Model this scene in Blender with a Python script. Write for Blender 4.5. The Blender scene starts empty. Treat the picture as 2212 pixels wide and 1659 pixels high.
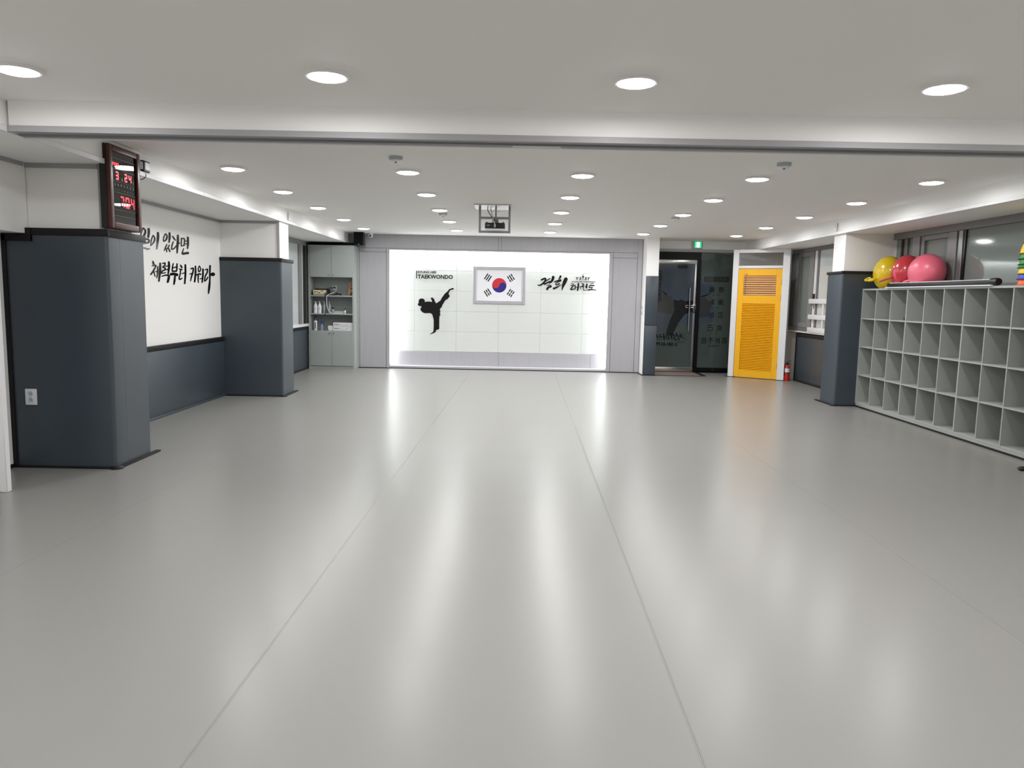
import bpy, bmesh, math, random
from mathutils import Vector, Matrix
random.seed(7)
S = bpy.context.scene
C = S.collection

# ------------------------------------------------------------------ camera
F, PITCH, YAW, ROLL, CZ = 1625.54, 0.1155, 0.0011, -0.0195, 1.403
W, H = 2212.0, 1659.0
_cp, _sp, _cy, _sy, _cr, _sr = math.cos(PITCH), math.sin(PITCH), math.cos(YAW), math.sin(YAW), math.cos(ROLL), math.sin(ROLL)
FWD = Vector((_sy*_cp, _cy*_cp, -_sp))
_r = Vector((_cy, -_sy, 0))
_d = FWD.cross(_r)
RIGHT = _cr*_r + _sr*_d
DOWN = -_sr*_r + _cr*_d
cam_d = bpy.data.cameras.new('camera')
cam_d.sensor_width = 36
cam_d.lens = F / W * 36
cam_d.clip_start = 0.05
cam = bpy.data.objects.new('camera', cam_d)
C.objects.link(cam)
m = Matrix.Identity(4)
for i, a in enumerate((RIGHT, -DOWN, -FWD)):
    for j in range(3):
        m[j][i] = a[j]
m.translation = (0, 0, CZ)
cam.matrix_world = m
S.camera = cam

# ------------------------------------------------------------------ world, view
S.view_settings.view_transform = 'Standard'
S.view_settings.look = 'None'
S.view_settings.gamma = 1
S.view_settings.exposure = 0.0
S.view_settings.use_curve_mapping = False
wd = bpy.data.worlds.new('world')
S.world = wd
wd.use_nodes = True
wd.node_tree.nodes['Background'].inputs[0].default_value = (0.01, 0.012, 0.016, 1)
wd.node_tree.nodes['Background'].inputs[1].default_value = 1.0
LAMP_W = 9.0        # each ceiling downlight
LED_W = 13.0         # each metre of hidden strip round the feature wall
S.cycles.diffuse_bounces = 6
S.cycles.max_bounces = 10

# strips hidden behind the frame of the lit wall
def strip_light(name, loc, length, direction, along, power):
    l = bpy.data.lights.new(name, 'AREA')
    l.shape = 'RECTANGLE'
    l.size, l.size_y = length, 0.02
    l.energy = power
    l.color = (0.97, 0.985, 1.0)
    o = bpy.data.objects.new(name, l)
    C.objects.link(o)
    z = -Vector(direction).normalized()
    x = Vector(along).normalized()
    y = z.cross(x)
    mm = Matrix.Identity(4)
    for i, a in enumerate((x, y, z)):
        for j in range(3):
            mm[j][i] = a[j]
    mm.translation = loc
    o.matrix_world = mm
strip_light('strip_lamp', (-2.40, 14.525, 1.16), 2.1, (1, 0.35, 0), (0, 0, 1), LED_W*2.1)
strip_light('strip_lamp', (1.865, 14.525, 1.16), 2.1, (-1, 0.35, 0), (0, 0, 1), LED_W*2.1)
strip_light('strip_lamp', (-0.265, 14.525, 2.30), 4.1, (0, 0.35, -1), (1, 0, 0), LED_W*4.1)

# ------------------------------------------------------------------ materials
def lin(c):
    return tuple((v/12.92 if v <= .04045 else ((v+.055)/1.055)**2.4) for v in (x/255 for x in c)) + (1,)
M = {}
def mat(name, rgb, rough=0.5, metal=0.0, spec=0.5, noise=None, bump=None, emit=None, coat=0.0):
    """noise=(scale, amount, stretch) mixes a slightly darker tone in; bump=(scale, strength, distance)"""
    mt = bpy.data.materials.new(name)
    mt.use_nodes = True
    nt = mt.node_tree
    b = nt.nodes['Principled BSDF']
    col = lin(rgb)
    b.inputs['Base Color'].default_value = col
    b.inputs['Roughness'].default_value = rough
    b.inputs['Metallic'].default_value = metal
    b.inputs['Specular IOR Level'].default_value = spec
    b.inputs['Coat Weight'].default_value = coat
    tc = None
    if noise or bump:
        tc = nt.nodes.new('ShaderNodeTexCoord')
    if noise:
        sc, am, st = noise
        mp = nt.nodes.new('ShaderNodeMapping')
        mp.inputs['Scale'].default_value = st
        nt.links.new(tc.outputs['Object'], mp.inputs['Vector'])
        n = nt.nodes.new('ShaderNodeTexNoise')
        n.inputs['Scale'].default_value = sc
        n.inputs['Detail'].default_value = 5
        nt.links.new(mp.outputs[0], n.inputs['Vector'])
        mx = nt.nodes.new('ShaderNodeMix')
        mx.data_type = 'RGBA'
        mx.inputs[6].default_value = tuple(c*(1-am) for c in col[:3]) + (1,)
        mx.inputs[7].default_value = tuple(min(1, c*(1+am)) for c in col[:3]) + (1,)
        nt.links.new(n.outputs['Fac'], mx.inputs[0])
        nt.links.new(mx.outputs[2], b.inputs['Base Color'])
    if bump:
        n2 = nt.nodes.new('ShaderNodeTexNoise')
        n2.inputs['Scale'].default_value = bump[0]
        n2.inputs['Detail'].default_value = 3
        nt.links.new(tc.outputs['Object'], n2.inputs['Vector'])
        bp = nt.nodes.new('ShaderNodeBump')
        bp.inputs['Strength'].default_value = bump[1]
        bp.inputs['Distance'].default_value = bump[2]
        nt.links.new(n2.outputs['Fac'], bp.inputs['Height'])
        nt.links.new(bp.outputs[0], b.inputs['Normal'])
    if emit:
        b.inputs['Emission Color'].default_value = lin(emit[0])
        b.inputs['Emission Strength'].default_value = emit[1]
    M[name] = mt
    return mt
mat('floor_mat', (139, 138, 134), 0.55, spec=0.2, noise=(1.3, 0.03, (1, 1, 1)), bump=(420, 0.03, 0.001), coat=1.0)
M['floor_mat'].node_tree.nodes['Principled BSDF'].inputs['Coat IOR'].default_value = 1.28
M['floor_mat'].node_tree.nodes['Principled BSDF'].inputs['Coat Roughness'].default_value = 0.27
mat('floor_base', (120, 118, 114), 0.6)
mat('paint', (240, 239, 237), 0.6, spec=0.3, bump=(60, 0.03, 0.002))
mat('ceiling', (243, 241, 238), 0.7, spec=0.25, bump=(40, 0.03, 0.002))
mat('white_trim', (226, 226, 228), 0.4)
mat('grey_trim', (160, 159, 161), 0.5, noise=(6, 0.06, (1, 1, 12)))
mat('grey_wood', (176, 175, 180), 0.5, noise=(3, 0.07, (9, 9, 0.7)), bump=(30, 0.05, 0.002))
mat('tile', (218, 222, 219), 0.35, noise=(5, 0.03, (1, 1, 2.2)))
mat('grout', (188, 190, 188), 0.8)
mat('pad', (57, 67, 75), 0.38, spec=0.65, noise=(4, 0.04, (1, 1, 1)), bump=(300, 0.08, 0.002))
mat('rubber', (28, 25, 27), 0.5, spec=0.25)
mat('cabinet', (160, 166, 163), 0.45, noise=(30, 0.02, (1, 1, 1)))
mat('shelf', (166, 169, 165), 0.45, noise=(30, 0.02, (1, 1, 1)))
mat('shelf_back', (152, 155, 151), 0.5)
mat('black', (14, 14, 16), 0.4)
mat('black_gloss', (12, 12, 14), 0.08, coat=0.3)
mat('black_matte', (16, 16, 19), 0.8, spec=0.15)
mat('letter_black', (13, 12, 15), 0.14, spec=0.2)
mat('letter_matte', (13, 12, 15), 0.6, spec=0.2)
mat('dark_frame', (11, 12, 15), 0.4, spec=0.15)
mat('film', (66, 77, 74), 0.09, spec=0.55)
mat('film_blue', (61, 71, 82), 0.09, spec=0.55)
mat('film_dark', (20, 22, 26), 0.09, spec=0.55)
mat('film_skin', (58, 58, 59), 0.09, spec=0.55)
mat('film_ink', (5, 5, 7), 0.6, spec=0.1)
mat('film_grey', (42, 50, 49), 0.15)
mat('film_band', (40, 43, 41), 0.12)
mat('steel', (190, 188, 184), 0.22, metal=1.0)
mat('steel_dull', (150, 150, 152), 0.35, metal=1.0)
mat('alu', (150, 152, 154), 0.4, metal=0.6)
mat('grey_paint_metal', (150, 151, 154), 0.4, metal=0.15)
mat('frost', (118, 126, 122), 0.06, spec=0.6)
mat('frost_light', (196, 202, 202), 0.12, spec=0.5)
mat('win_frame', (128, 128, 129), 0.45)
mat('win_frame_brown', (112, 107, 106), 0.45)
mat('win_dark', (44, 42, 40), 0.4)
mat('yellow_door', (245, 180, 8), 0.42, noise=(4, 0.03, (8, 8, 1)))
mat('louvre_back', (215, 150, 12), 0.6)
mat('blind', (222, 178, 120), 0.5)
mat('blind_back', (190, 132, 96), 0.6)
mat('clock_wood', (78, 37, 29), 0.35, noise=(8, 0.2, (6, 6, 1)), spec=0.35)
mat('clock_face', (15, 15, 14), 0.012)
mat('clock_ink', (96, 84, 66), 0.4)
mat('led_red', (255, 20, 50), 0.4, emit=((255, 18, 48), 1.5))
mat('led_off', (30, 10, 12), 0.6, spec=0.1)
mat('led_green', (10, 60, 40), 0.4, emit=((20, 120, 80), 0.22))
mat('lamp_glow', (255, 255, 255), 0.4, emit=((252, 252, 255), 40.0))
mat('lamp_rim', (232, 230, 228), 0.35)
mat('exit_green', (0, 160, 90), 0.4, emit=((20, 225, 130), 1.6))
mat('exit_white', (240, 255, 250), 0.4, emit=((235, 255, 245), 2.2))
mat('plastic_white', (226, 228, 232), 0.35)
mat('plastic_grey', (176, 184, 184), 0.4)
mat('plastic_dim', (120, 122, 124), 0.5)
mat('flag_white', (240, 240, 246), 0.45)
mat('flag_red', (205, 32, 48), 0.45)
mat('flag_blue', (22, 12, 128), 0.45)
mat('wood_brown', (140, 120, 112), 0.45, noise=(10, 0.15, (1, 14, 1)))
mat('ball_yellow', (206, 176, 10), 0.22, coat=0.2)
mat('ball_red', (190, 52, 62), 0.22, coat=0.2)
mat('ball_pink', (226, 104, 126), 0.34)
mat('cone_yellow', (238, 200, 24), 0.45)
mat('cone_green', (28, 130, 44), 0.45)
mat('cone_blue', (54, 78, 190), 0.45)
mat('cone_orange', (240, 96, 28), 0.45)
mat('ext_red', (190, 36, 24), 0.3)
mat('cream', (226, 208, 172), 0.45)
mat('board_tan', (184, 138, 110), 0.55, noise=(8, 0.12, (10, 1, 1)))
mat('bottle_white', (232, 232, 236), 0.35)
mat('bottle_clear', (150, 158, 158), 0.15)
mat('bottle_blue', (36, 74, 130), 0.35)
mat('spray_blue', (128, 146, 158), 0.15)
mat('label_red', (120, 40, 50), 0.5)
mat('bottle_yellow', (226, 214, 40), 0.4)
mat('cap_blue', (38, 30, 120), 0.4)
mat('carton', (220, 220, 222), 0.6)
mat('print_grey', (90, 90, 94), 0.6)
mat('navy', (46, 40, 96), 0.5)
mat('smoke_body', (168, 176, 176), 0.45)

# ------------------------------------------------------------------ mesh helpers
def bm_box(bm, lo, hi):
    r = bmesh.ops.create_cube(bm, size=1)
    for v in r['verts']:
        v.co = Vector([(lo[k]+hi[k])/2 + v.co[k]*(hi[k]-lo[k]) for k in range(3)])
    return r['verts']
def bm_bevel(bm, w, seg=2, vertical=False):
    es = [e for e in bm.edges if not vertical or abs(e.verts[0].co.z-e.verts[1].co.z) > 1e-4 and abs(e.verts[0].co.x-e.verts[1].co.x) < 1e-5 and abs(e.verts[0].co.y-e.verts[1].co.y) < 1e-5]
    bmesh.ops.bevel(bm, geom=es, offset=w, segments=seg, affect='EDGES', profile=0.5)
def finish(name, bm, mt, parent=None, smooth=False, local=False):
    bmesh.ops.recalc_face_normals(bm, faces=bm.faces)
    me = bpy.data.meshes.new(name)
    cs = [v.co for v in bm.verts]
    lo = Vector([min(c[k] for c in cs) for k in range(3)])
    hi = Vector([max(c[k] for c in cs) for k in range(3)])
    c0 = Vector(((lo.x+hi.x)/2, (lo.y+hi.y)/2, lo.z))
    for v in bm.verts:
        v.co -= c0
    bm.to_mesh(me)
    bm.free()
    for mm in (mt if isinstance(mt, (list, tuple)) else [mt]):
        me.materials.append(M[mm])
    if smooth:
        for p in me.polygons:
            p.use_smooth = True
        me.set_sharp_from_angle(angle=math.radians(38))
    o = bpy.data.objects.new(name, me)
    C.objects.link(o)
    if parent is not None:
        o.parent = parent
        if local:
            o.location = c0
        else:
            w = Vector((0, 0, 0))
            q = parent
            while q is not None:
                w += q.location
                q = q.parent
            o.location = c0 - w
    else:
        o.location = c0
    return o
def box(name, lo, hi, mt, parent=None, bevel=0, seg=2, vertical=False, local=False):
    lo, hi = [min(a, b) for a, b in zip(lo, hi)], [max(a, b) for a, b in zip(lo, hi)]
    bm = bmesh.new()
    bm_box(bm, lo, hi)
    if bevel:
        bm_bevel(bm, bevel, seg, vertical)
    return finish(name, bm, mt, parent, smooth=bool(bevel), local=local)
def boxes(name, lst, mt, parent=None, local=False, bevel=0):
    bm = bmesh.new()
    for lo, hi in lst:
        bm_box(bm, [min(a, b) for a, b in zip(lo, hi)], [max(a, b) for a, b in zip(lo, hi)])
    if bevel:
        bm_bevel(bm, bevel, 2)
    return finish(name, bm, mt, parent, local=local, smooth=bool(bevel))
def bm_lathe(bm, prof, c, axis='z', n=32):
    """prof: list of (radius, height)"""
    rings = []
    def P(r, h, a):
        x, y = r*math.cos(a), r*math.sin(a)
        p = {'z': (x, y, h), 'x': (h, x, y), 'y': (x, h, y)}[axis]
        return Vector(p) + Vector(c)
    for r, h in prof:
        if r < 1e-6:
            rings.append([bm.verts.new(P(0, h, 0))])
        else:
            rings.append([bm.verts.new(P(r, h, 2*math.pi*k/n)) for k in range(n)])
    for a, b in zip(rings, rings[1:]):
        for k in range(n):
            k2 = (k+1) % n
            if len(a) == 1 and len(b) == 1:
                continue
            if len(a) == 1:
                bm.faces.new((a[0], b[k], b[k2]))
            elif len(b) == 1:
                bm.faces.new((a[k], a[k2], b[0]))
            else:
                bm.faces.new((a[k], a[k2], b[k2], b[k]))
def lathe(name, prof, c, mt, parent=None, axis='z', n=32, local=False):
    bm = bmesh.new()
    bm_lathe(bm, prof, c, axis, n)
    return finish(name, bm, mt, parent, smooth=True, local=local)
def catmull(pts, sub=8):
    if len(pts) < 3:
        return [tuple(Vector(pts[0]).lerp(Vector(pts[1]), i/sub)) for i in range(sub+1)]
    P = [Vector(p) for p in pts]
    P = [2*P[0]-P[1]] + P + [2*P[-1]-P[-2]]
    out = []
    for i in range(1, len(P)-2):
        p0, p1, p2, p3 = P[i-1:i+3]
        for s in range(sub):
            t = s/sub
            out.append(0.5*((2*p1)+(p2-p0)*t+(2*p0-5*p1+4*p2-p3)*t*t+(3*p1-p0-3*p2+p3)*t*t*t))
    out.append(P[-2])
    return [tuple(v) for v in out]
def bm_tube(bm, pts, r, n=8, sub=6):
    path = [Vector(p) for p in (catmull(pts, sub) if len(pts) > 2 else pts)]
    rings = []
    prev = None
    for i, p in enumerate(path):
        t = (path[min(i+1, len(path)-1)]-path[max(i-1, 0)]).normalized()
        u = (prev - t*prev.dot(t)) if prev is not None else t.orthogonal()
        u.normalize()
        prev = u
        w = t.cross(u)
        rr = r(i/(len(path)-1)) if callable(r) else r
        rings.append([bm.verts.new(p + rr*(math.cos(2*math.pi*k/n)*u+math.sin(2*math.pi*k/n)*w)) for k in range(n)])
    for a, b in zip(rings, rings[1:]):
        for k in range(n):
            bm.faces.new((a[k], a[(k+1) % n], b[(k+1) % n], b[k]))
    bm.faces.new(rings[0][::-1])
    bm.faces.new(rings[-1])
def tube(name, pts, r, mt, parent=None, n=8, local=False):
    bm = bmesh.new()
    bm_tube(bm, pts, r, n)
    return finish(name, bm, mt, parent, smooth=True, local=local)
def empty(name, loc, rz=0):
    o = bpy.data.objects.new(name, None)
    o.empty_display_size = 0.1
    C.objects.link(o)
    o.location = loc
    o.rotation_euler = (0, 0, rz)
    return o
def tag(o, label, cat, group=None, kind=None):
    o['label'] = label
    o['category'] = cat
    if group:
        o['group'] = group
    if kind:
        o['kind'] = kind
    return o
def struct(o, label, cat):
    return tag(o, label, cat, kind='structure')
def copy_tree(o, parent=None):
    c = o.copy()
    C.objects.link(c)
    c.parent = parent
    for ch in list(o.children):
        copy_tree(ch, c)
    return c

# a pixel of the photograph carried onto a plane of the room (axis 0/1/2 = X/Y/Z)
def at(px, py, axis, val):
    d = RIGHT*((px-W/2)/F) + DOWN*((py-H/2)/F) + FWD
    o = Vector((0, 0, CZ))
    return o + d*((val-o[axis])/d[axis])
# flat shapes with thickness on a plane: frame = (origin, u, v, n)
def extrude_poly(bm, pts3, n, th):
    a = [bm.verts.new(p) for p in pts3]
    b = [bm.verts.new(Vector(p)+n*th) for p in pts3]
    k = len(a)
    bm.faces.new(b)
    bm.faces.new(a[::-1])
    for i in range(k):
        bm.faces.new((a[i], a[(i+1) % k], b[(i+1) % k], b[i]))
def stroke2d(pts, sub=6, cap=True):
    """brush stroke outline from (x, y, width) points"""
    c = catmull([(p[0], p[1], p[2]) for p in pts], sub)
    L, Rr = [], []
    for i, (x, y, w) in enumerate(c):
        x0, y0, _ = c[max(i-1, 0)]
        x1, y1, _ = c[min(i+1, len(c)-1)]
        dx, dy = x1-x0, y1-y0
        l = math.hypot(dx, dy) or 1
        nx, ny = -dy/l, dx/l
        L.append((x+nx*w/2, y+ny*w/2))
        Rr.append((x-nx*w/2, y-ny*w/2))
    def capp(i, j):
        x, y, w = c[i]
        xn, yn, _ = c[j]
        l = math.hypot(x-xn, y-yn) or 1
        return (x+(x-xn)/l*w*0.3, y+(y-yn)/l*w*0.3)
    return L, Rr, capp(0, 1), capp(-1, -2)
def add_stroke(bm, pts, to3, n, th):
    L, Rr, c0, c1 = stroke2d(pts)
    f0 = lambda p: Vector(to3(*p))
    cols = []
    for a, b in zip(L, Rr):
        pa, pb = f0(a), f0(b)
        cols.append((bm.verts.new(pa), bm.verts.new(pb), bm.verts.new(pa+n*th), bm.verts.new(pb+n*th)))
    for q, r in zip(cols, cols[1:]):
        bm.faces.new((q[2], q[3], r[3], r[2]))
        bm.faces.new((q[0], r[0], r[1], q[1]))
        bm.faces.new((q[0], q[2], r[2], r[0]))
        bm.faces.new((q[1], r[1], r[3], q[3]))
    for q, e in ((cols[0], c0), (cols[-1], c1)):
        p = f0(e)
        a, b = bm.verts.new(p), bm.verts.new(p+n*th)
        bm.faces.new((q[2], q[3], b))
        bm.faces.new((q[0], a, q[1]))
        bm.faces.new((q[0], q[2], b, a))
        bm.faces.new((q[1], a, b, q[3]))
def brush_letter(name, strokes, to3, n, th, mt, parent):
    bm = bmesh.new()
    for s in strokes:
        add_stroke(bm, s, to3, n, th)
    return finish(name, bm, mt, parent)
def text_obj(name, s, origin, u, v, n, height, mt, parent, width=None, th=0.001, bold=0.0, center=True, split=False):
    """lettering; height = cap height in metres; u, v, n = writing direction, up, out of the surface"""
    cu = bpy.data.curves.new('lettering', 'FONT')
    cu.body = s
    cu.size = 1
    cu.offset = bold
    cu.resolution_u = 3
    t = bpy.data.objects.new('lettering', cu)
    C.objects.link(t)
    dg = bpy.context.evaluated_depsgraph_get()
    me0 = t.evaluated_get(dg).to_mesh()
    bm = bmesh.new()
    bm.from_mesh(me0)
    t.evaluated_get(dg).to_mesh_clear()
    bpy.data.objects.remove(t)
    bpy.data.curves.remove(cu)
    if not bm.verts:
        bm.free()
        return None
    xs = [q.co.x for q in bm.verts]
    ys = [q.co.y for q in bm.verts]
    x0, x1, y0, y1 = min(xs), max(xs), min(ys), max(ys)
    sy = height/(y1-y0)
    sx = (width/(x1-x0)) if width else sy
    u, v, n, origin = Vector(u), Vector(v), Vector(n), Vector(origin)
    bmesh.ops.remove_doubles(bm, verts=bm.verts, dist=1e-5)
    r = bmesh.ops.extrude_face_region(bm, geom=bm.faces[:])
    top = {g for g in r['geom'] if isinstance(g, bmesh.types.BMVert)}
    cx, cy = ((x0+x1)/2, (y0+y1)/2) if center else (x0, y0)
    for q in bm.verts:
        q.co = origin + u*((q.co.x-cx)*sx) + v*((q.co.y-cy)*sy) + n*(th if q in top else 0)
    if not split:
        return finish(name, bm, mt, parent)
    left = set(bm.verts)
    while left:
        seed = left.pop()
        isl, todo = {seed}, [seed]
        while todo:
            for e in todo.pop().link_edges:
                for w_ in e.verts:
                    if w_ in left:
                        left.discard(w_)
                        isl.add(w_)
                        todo.append(w_)
        b2 = bmesh.new()
        mp = {w_: b2.verts.new(w_.co) for w_ in isl}
        for f in {f for w_ in isl for f in w_.link_faces}:
            b2.faces.new([mp[w_] for w_ in f.verts])
        finish(name, b2, mt, parent)
    bm.free()

# ================================================================== THE ROOM
CEIL, SOF = 2.52, 2.335
XL, XR, YF, YB = -3.90, 5.16, 14.75, -2.2
# floor: base slab and the welded mat sheets lying on it
fl = struct(box('floor', (-4.2, YB, -0.06), (5.4, 15.0, -0.004), 'floor_base'), 'pale grey vinyl sports mat floor of the training hall', 'floor')
def seam(x, y):
    return x + 0.0165*(y-2.1)
edges = [-4.2, -2.50, -0.955, 0.608, 2.16, 3.72, 5.4]
for k in range(6):
    bm = bmesh.new()
    g = 0.0005
    xs = [edges[k]+(g if k else 0), edges[k+1]-(g if k < 5 else 0)]
    pts = []
    for y in (YB, 15.0):
        for x, kk in zip(xs, (k, k+1)):
            pts.append((x if kk in (0, 6) else seam(x, y), y))
    vs = [bm.verts.new((p[0], p[1], z)) for z in (-0.004, 0.0) for p in pts]
    for f in ((0, 1, 3, 2), (4, 5, 7, 6), (0, 1, 5, 4), (2, 3, 7, 6), (0, 2, 6, 4), (1, 3, 7, 5)):
        bm.faces.new([vs[i] for i in f])
    finish('mat_sheet', bm, 'floor_mat', fl)
# welded ridges along the two seams
for x in edges[2:4]:
    bm = bmesh.new()
    for dx in (-0.0055, 0.0055):
        bm_tube(bm, [(seam(x, YB)+dx, YB, -0.0005), (seam(x, 13.5)+dx, 13.5, -0.0005)], 0.0014, 6)
    finish('weld_seam', bm, 'floor_mat', fl)

struct(box('ceiling', (-4.2, YB, CEIL), (5.4, 15.0, CEIL+0.08), 'ceiling'), 'flat white ceiling of the training hall', 'ceiling')
struct(box('wall_back', (-4.2, YB-0.08, 0), (5.4, YB, CEIL), 'paint'), 'plain white wall behind the viewer', 'wall')

# ---- cross beam
bt = empty('ceiling_beam', (0.7, 4.785, SOF))
struct(bt, 'white beam crossing the whole ceiling with grey edge rail', 'beam')
box('beam_body', (-3.07, 4.70, SOF+0.03), (4.40, 4.87, CEIL), 'paint', bt)
box('edge_board', (-3.07, 4.685, SOF), (4.40, 4.70, SOF+0.037), 'grey_trim', bt, 0.002, 1)
box('rail', (-3.07, 4.70, SOF+0.008), (4.40, 4.79, SOF+0.03), 'grey_trim', bt)
box('track', (-3.07, 4.79, SOF-0.004), (4.40, 4.87, SOF+0.03), 'alu', bt)
box('track_lip', (-3.07, 4.835, SOF-0.012), (4.40, 4.842, SOF-0.004), 'white_trim', bt)
box('track_joint', (-0.02, 4.80, SOF-0.0055), (0.28, 4.86, SOF-0.003), 'white_trim', bt)

# ---- soffits
sl = empty('ceiling_soffit', (-3.5, 6.0, SOF))
struct(sl, 'white dropped soffit along the clock wall', 'soffit')
box('soffit_body', (-4.2, YB, SOF), (-3.085, 14.2, CEIL), 'paint', sl)
for a, b in ((YB, 1.2), (1.2, 4.685), (4.87, 7.6), (7.6, 10.8), (10.8, 14.2)):
    box('edge_board', (-3.085, a+0.001, SOF-0.003), (-3.07, b-0.001, SOF+0.034), 'white_trim', sl, 0.002, 1)
box('cove_trim', (XL, 6.36, SOF-0.035), (XL+0.012, 10.1, SOF), 'grey_trim', sl)
box('cove_trim', (-3.70, YB, SOF-0.03), (-3.688, 5.79, SOF), 'grey_trim', sl)
sr = empty('ceiling_soffit', (4.8, 6.0, SOF))
struct(sr, 'white dropped soffit above the cubby shelf', 'soffit')
box('soffit_body', (4.415, YB, SOF), (5.4, 14.66, CEIL), 'paint', sr)
for a, b in ((YB, 1.2), (1.2, 4.685), (4.87, 7.2), (7.2, 10.4), (10.4, 14.66)):
    box('edge_board', (4.40, a+0.001, SOF-0.003), (4.415, b-0.001, SOF+0.034), 'white_trim', sr, 0.002, 1)

# ---- left wall pieces
wl = empty('wall_left', (-4.0, 5, 0))
struct(wl, 'white left wall with slate padded dado', 'wall')
box('wall_surface', (-4.2, 6.3, 0), (XL, 10.62, SOF), 'paint', wl)
box('wall_surface', (-4.2, 10.62, 0), (-3.84, 14.75, SOF), 'paint', wl)
box('wall_surface', (-4.2, YB, 0), (-3.89, 5.8, SOF), 'paint', wl)
box('lintel', (-3.89, YB, 1.81), (-3.70, 5.82, SOF), 'paint', wl)
box('dado_pad', (XL, 6.36, 0.02), (-3.865, 10.098, 0.742), 'pad', wl, 0.008, 2)
box('dado_cap', (XL, 6.36, 0.744), (-3.855, 10.098, 0.797), 'rubber', wl, 0.006, 2)
box('dado_base', (XL, 6.36, 0.0), (-3.85, 10.098, 0.03), 'pad', wl, 0.006, 2)
box('dado_pad', (-3.84, 10.6, 0.02), (-3.79, 13.945, 0.735), 'pad', wl, 0.008, 2)
box('dado_cap', (-3.84, 10.6, 0.737), (-3.78, 13.945, 0.785), 'rubber', wl, 0.006, 2)
box('dado_base', (-3.84, 10.6, 0.0), (-3.775, 13.945, 0.028), 'rubber', wl, 0.006, 2)
box('skirting', (-3.89, YB, 0), (-3.878, 5.785, 0.028), 'rubber', wl)

# ---- pillars wrapped in pads
def pillar(label, x0, x1, y0, y1, inner, capz0=1.80, capz1=1.852, seam_y=None):
    """inner = +1: open face looks towards +X, -1: towards -X"""
    p = empty('pillar', ((x0+x1)/2, (y0+y1)/2, 0))
    struct(p, label, 'pillar')
    i0, i1 = (x0, x1-0.028) if inner > 0 else (x0+0.028, x1)
    box('pillar_core', (i0, y0+0.028, 0), (i1, y1-0.06, SOF), 'paint', p)
    fx = x1 if inner > 0 else x0
    ys = [y0, seam_y, y1] if seam_y else [y0, y1]
    for a, b in zip(ys, ys[1:]):
        bm = bmesh.new()
        bm_box(bm, (x0, a+(0.0008 if a != y0 else 0), 0.012), (x1, b-(0.0008 if b != y1 else 0), capz0))
        if a == y0:
            es = [e for e in bm.edges if abs(e.verts[0].co.x-fx) < 1e-5 and abs(e.verts[1].co.x-fx) < 1e-5 and abs(e.verts[0].co.y-y0) < 1e-5 and abs(e.verts[1].co.y-y0) < 1e-5]
            bmesh.ops.bevel(bm, geom=es, offset=0.025, segments=5, affect='EDGES', profile=0.5)
        finish('pad', bm, 'pad', p, smooth=True)
    # cap rails and floor edging
    o = 0.012
    box('cap_rail', (x0+(0.0 if inner > 0 else -o), y0-o, capz0-0.002), (x1+(o if inner > 0 else 0), y0+0.03, capz1), 'rubber', p, 0.004, 2)
    sx = (x1-0.03, x1+o) if inner > 0 else (x0-o, x0+0.03)
    box('cap_rail', (sx[0], y0+0.03, capz0-0.006), (sx[1], y1+0.03, capz1-0.004), 'rubber', p, 0.004, 2)
    box('floor_edging', (x0, y0-0.03, 0), (x1, y0+0.01, 0.014), 'rubber', p, 0.005, 2)
    ex = (x1-0.01, x1+0.035) if inner > 0 else (x0-0.035, x0+0.01)
    box('floor_edging', (ex[0], y0-0.03, 0), (ex[1], y1+0.12, 0.014), 'rubber', p, 0.005, 2)
    cx = (x1+0.035) if inner > 0 else (x0-0.035)
    lathe('edging_corner', [(0, 0.0), (0.05, 0.0), (0.05, 0.012), (0.042, 0.017), (0, 0.017)], (fx, y0+0.005, 0), 'black', p, n=24)
    # corner strip and cove trim on the front face
    tx = (i1-0.035, i1) if inner > 0 else (i0, i0+0.004)
    if inner > 0:
        box('corner_strip', (tx[0], y0+0.022, capz1), (tx[1], y0+0.03, SOF), 'grey_trim', p)
        box('cove_trim', (x0, y0+0.016, SOF-0.035), (i1-0.035, y0+0.03, SOF), 'grey_trim', p)
    return p
p1 = pillar('slate padded white pillar carrying the digital clock', -3.89, -3.09, 5.80, 6.36, 1, seam_y=5.98)
pillar('slate padded white pillar between the slogan and the storage cabinet', -3.90, -3.08, 10.10, 10.59, 1, capz0=1.808)
p3 = pillar('slate padded white pillar at the end of the cubby shelf', 4.43, 5.16, 10.24, 10.70, -1, capz0=1.80, capz1=1.835)
# stepped black trim at the clock pillar's outer edge
boxes('edge_trim', [((-3.89, 5.785, 0.0), (-3.858, 5.80, 1.795)), ((-3.89, 5.785, 1.752), (-3.66, 5.80, 1.80)), ((-3.70, 5.78, 1.752), (-3.66, 5.80, 1.85))], 'rubber', p1)

# ---- far wall: grey timber frame round the backlit tiled recess
wf = empty('wall_far', (-0.27, 14.6, 0))
struct(wf, 'grey timber panelled feature wall around a backlit white tiled recess', 'wall')
YW, YI = 14.33, 14.56
def wp(n, x0, x1, z0, z1, y0=YW, y1=YW+0.03, mt='grey_wood', bev=0.002):
    return box(n, (x0, y0, z0), (x1, y1, z1), mt, wf, bev, 1)
wp('stile', -2.955, -2.905, 0.012, 2.262)
wp('panel', -2.900, -2.396, 0.012, 2.19, YW+0.006, YW+0.03)
wp('rail', -2.900, -2.396, 2.194, 2.262)
wp('reveal_trim', -2.391, -2.335, 0.012, 2.262, YW-0.006, YW+0.03)
wp('fascia_board', -2.955, -0.287, 2.266, CEIL, YW, YW+0.03)
wp('batten', -0.283, -0.237, 2.266, CEIL, YW-0.004, YW+0.03)
wp('fascia_board', -0.233, 2.335, 2.266, CEIL, YW, YW+0.03)
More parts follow.
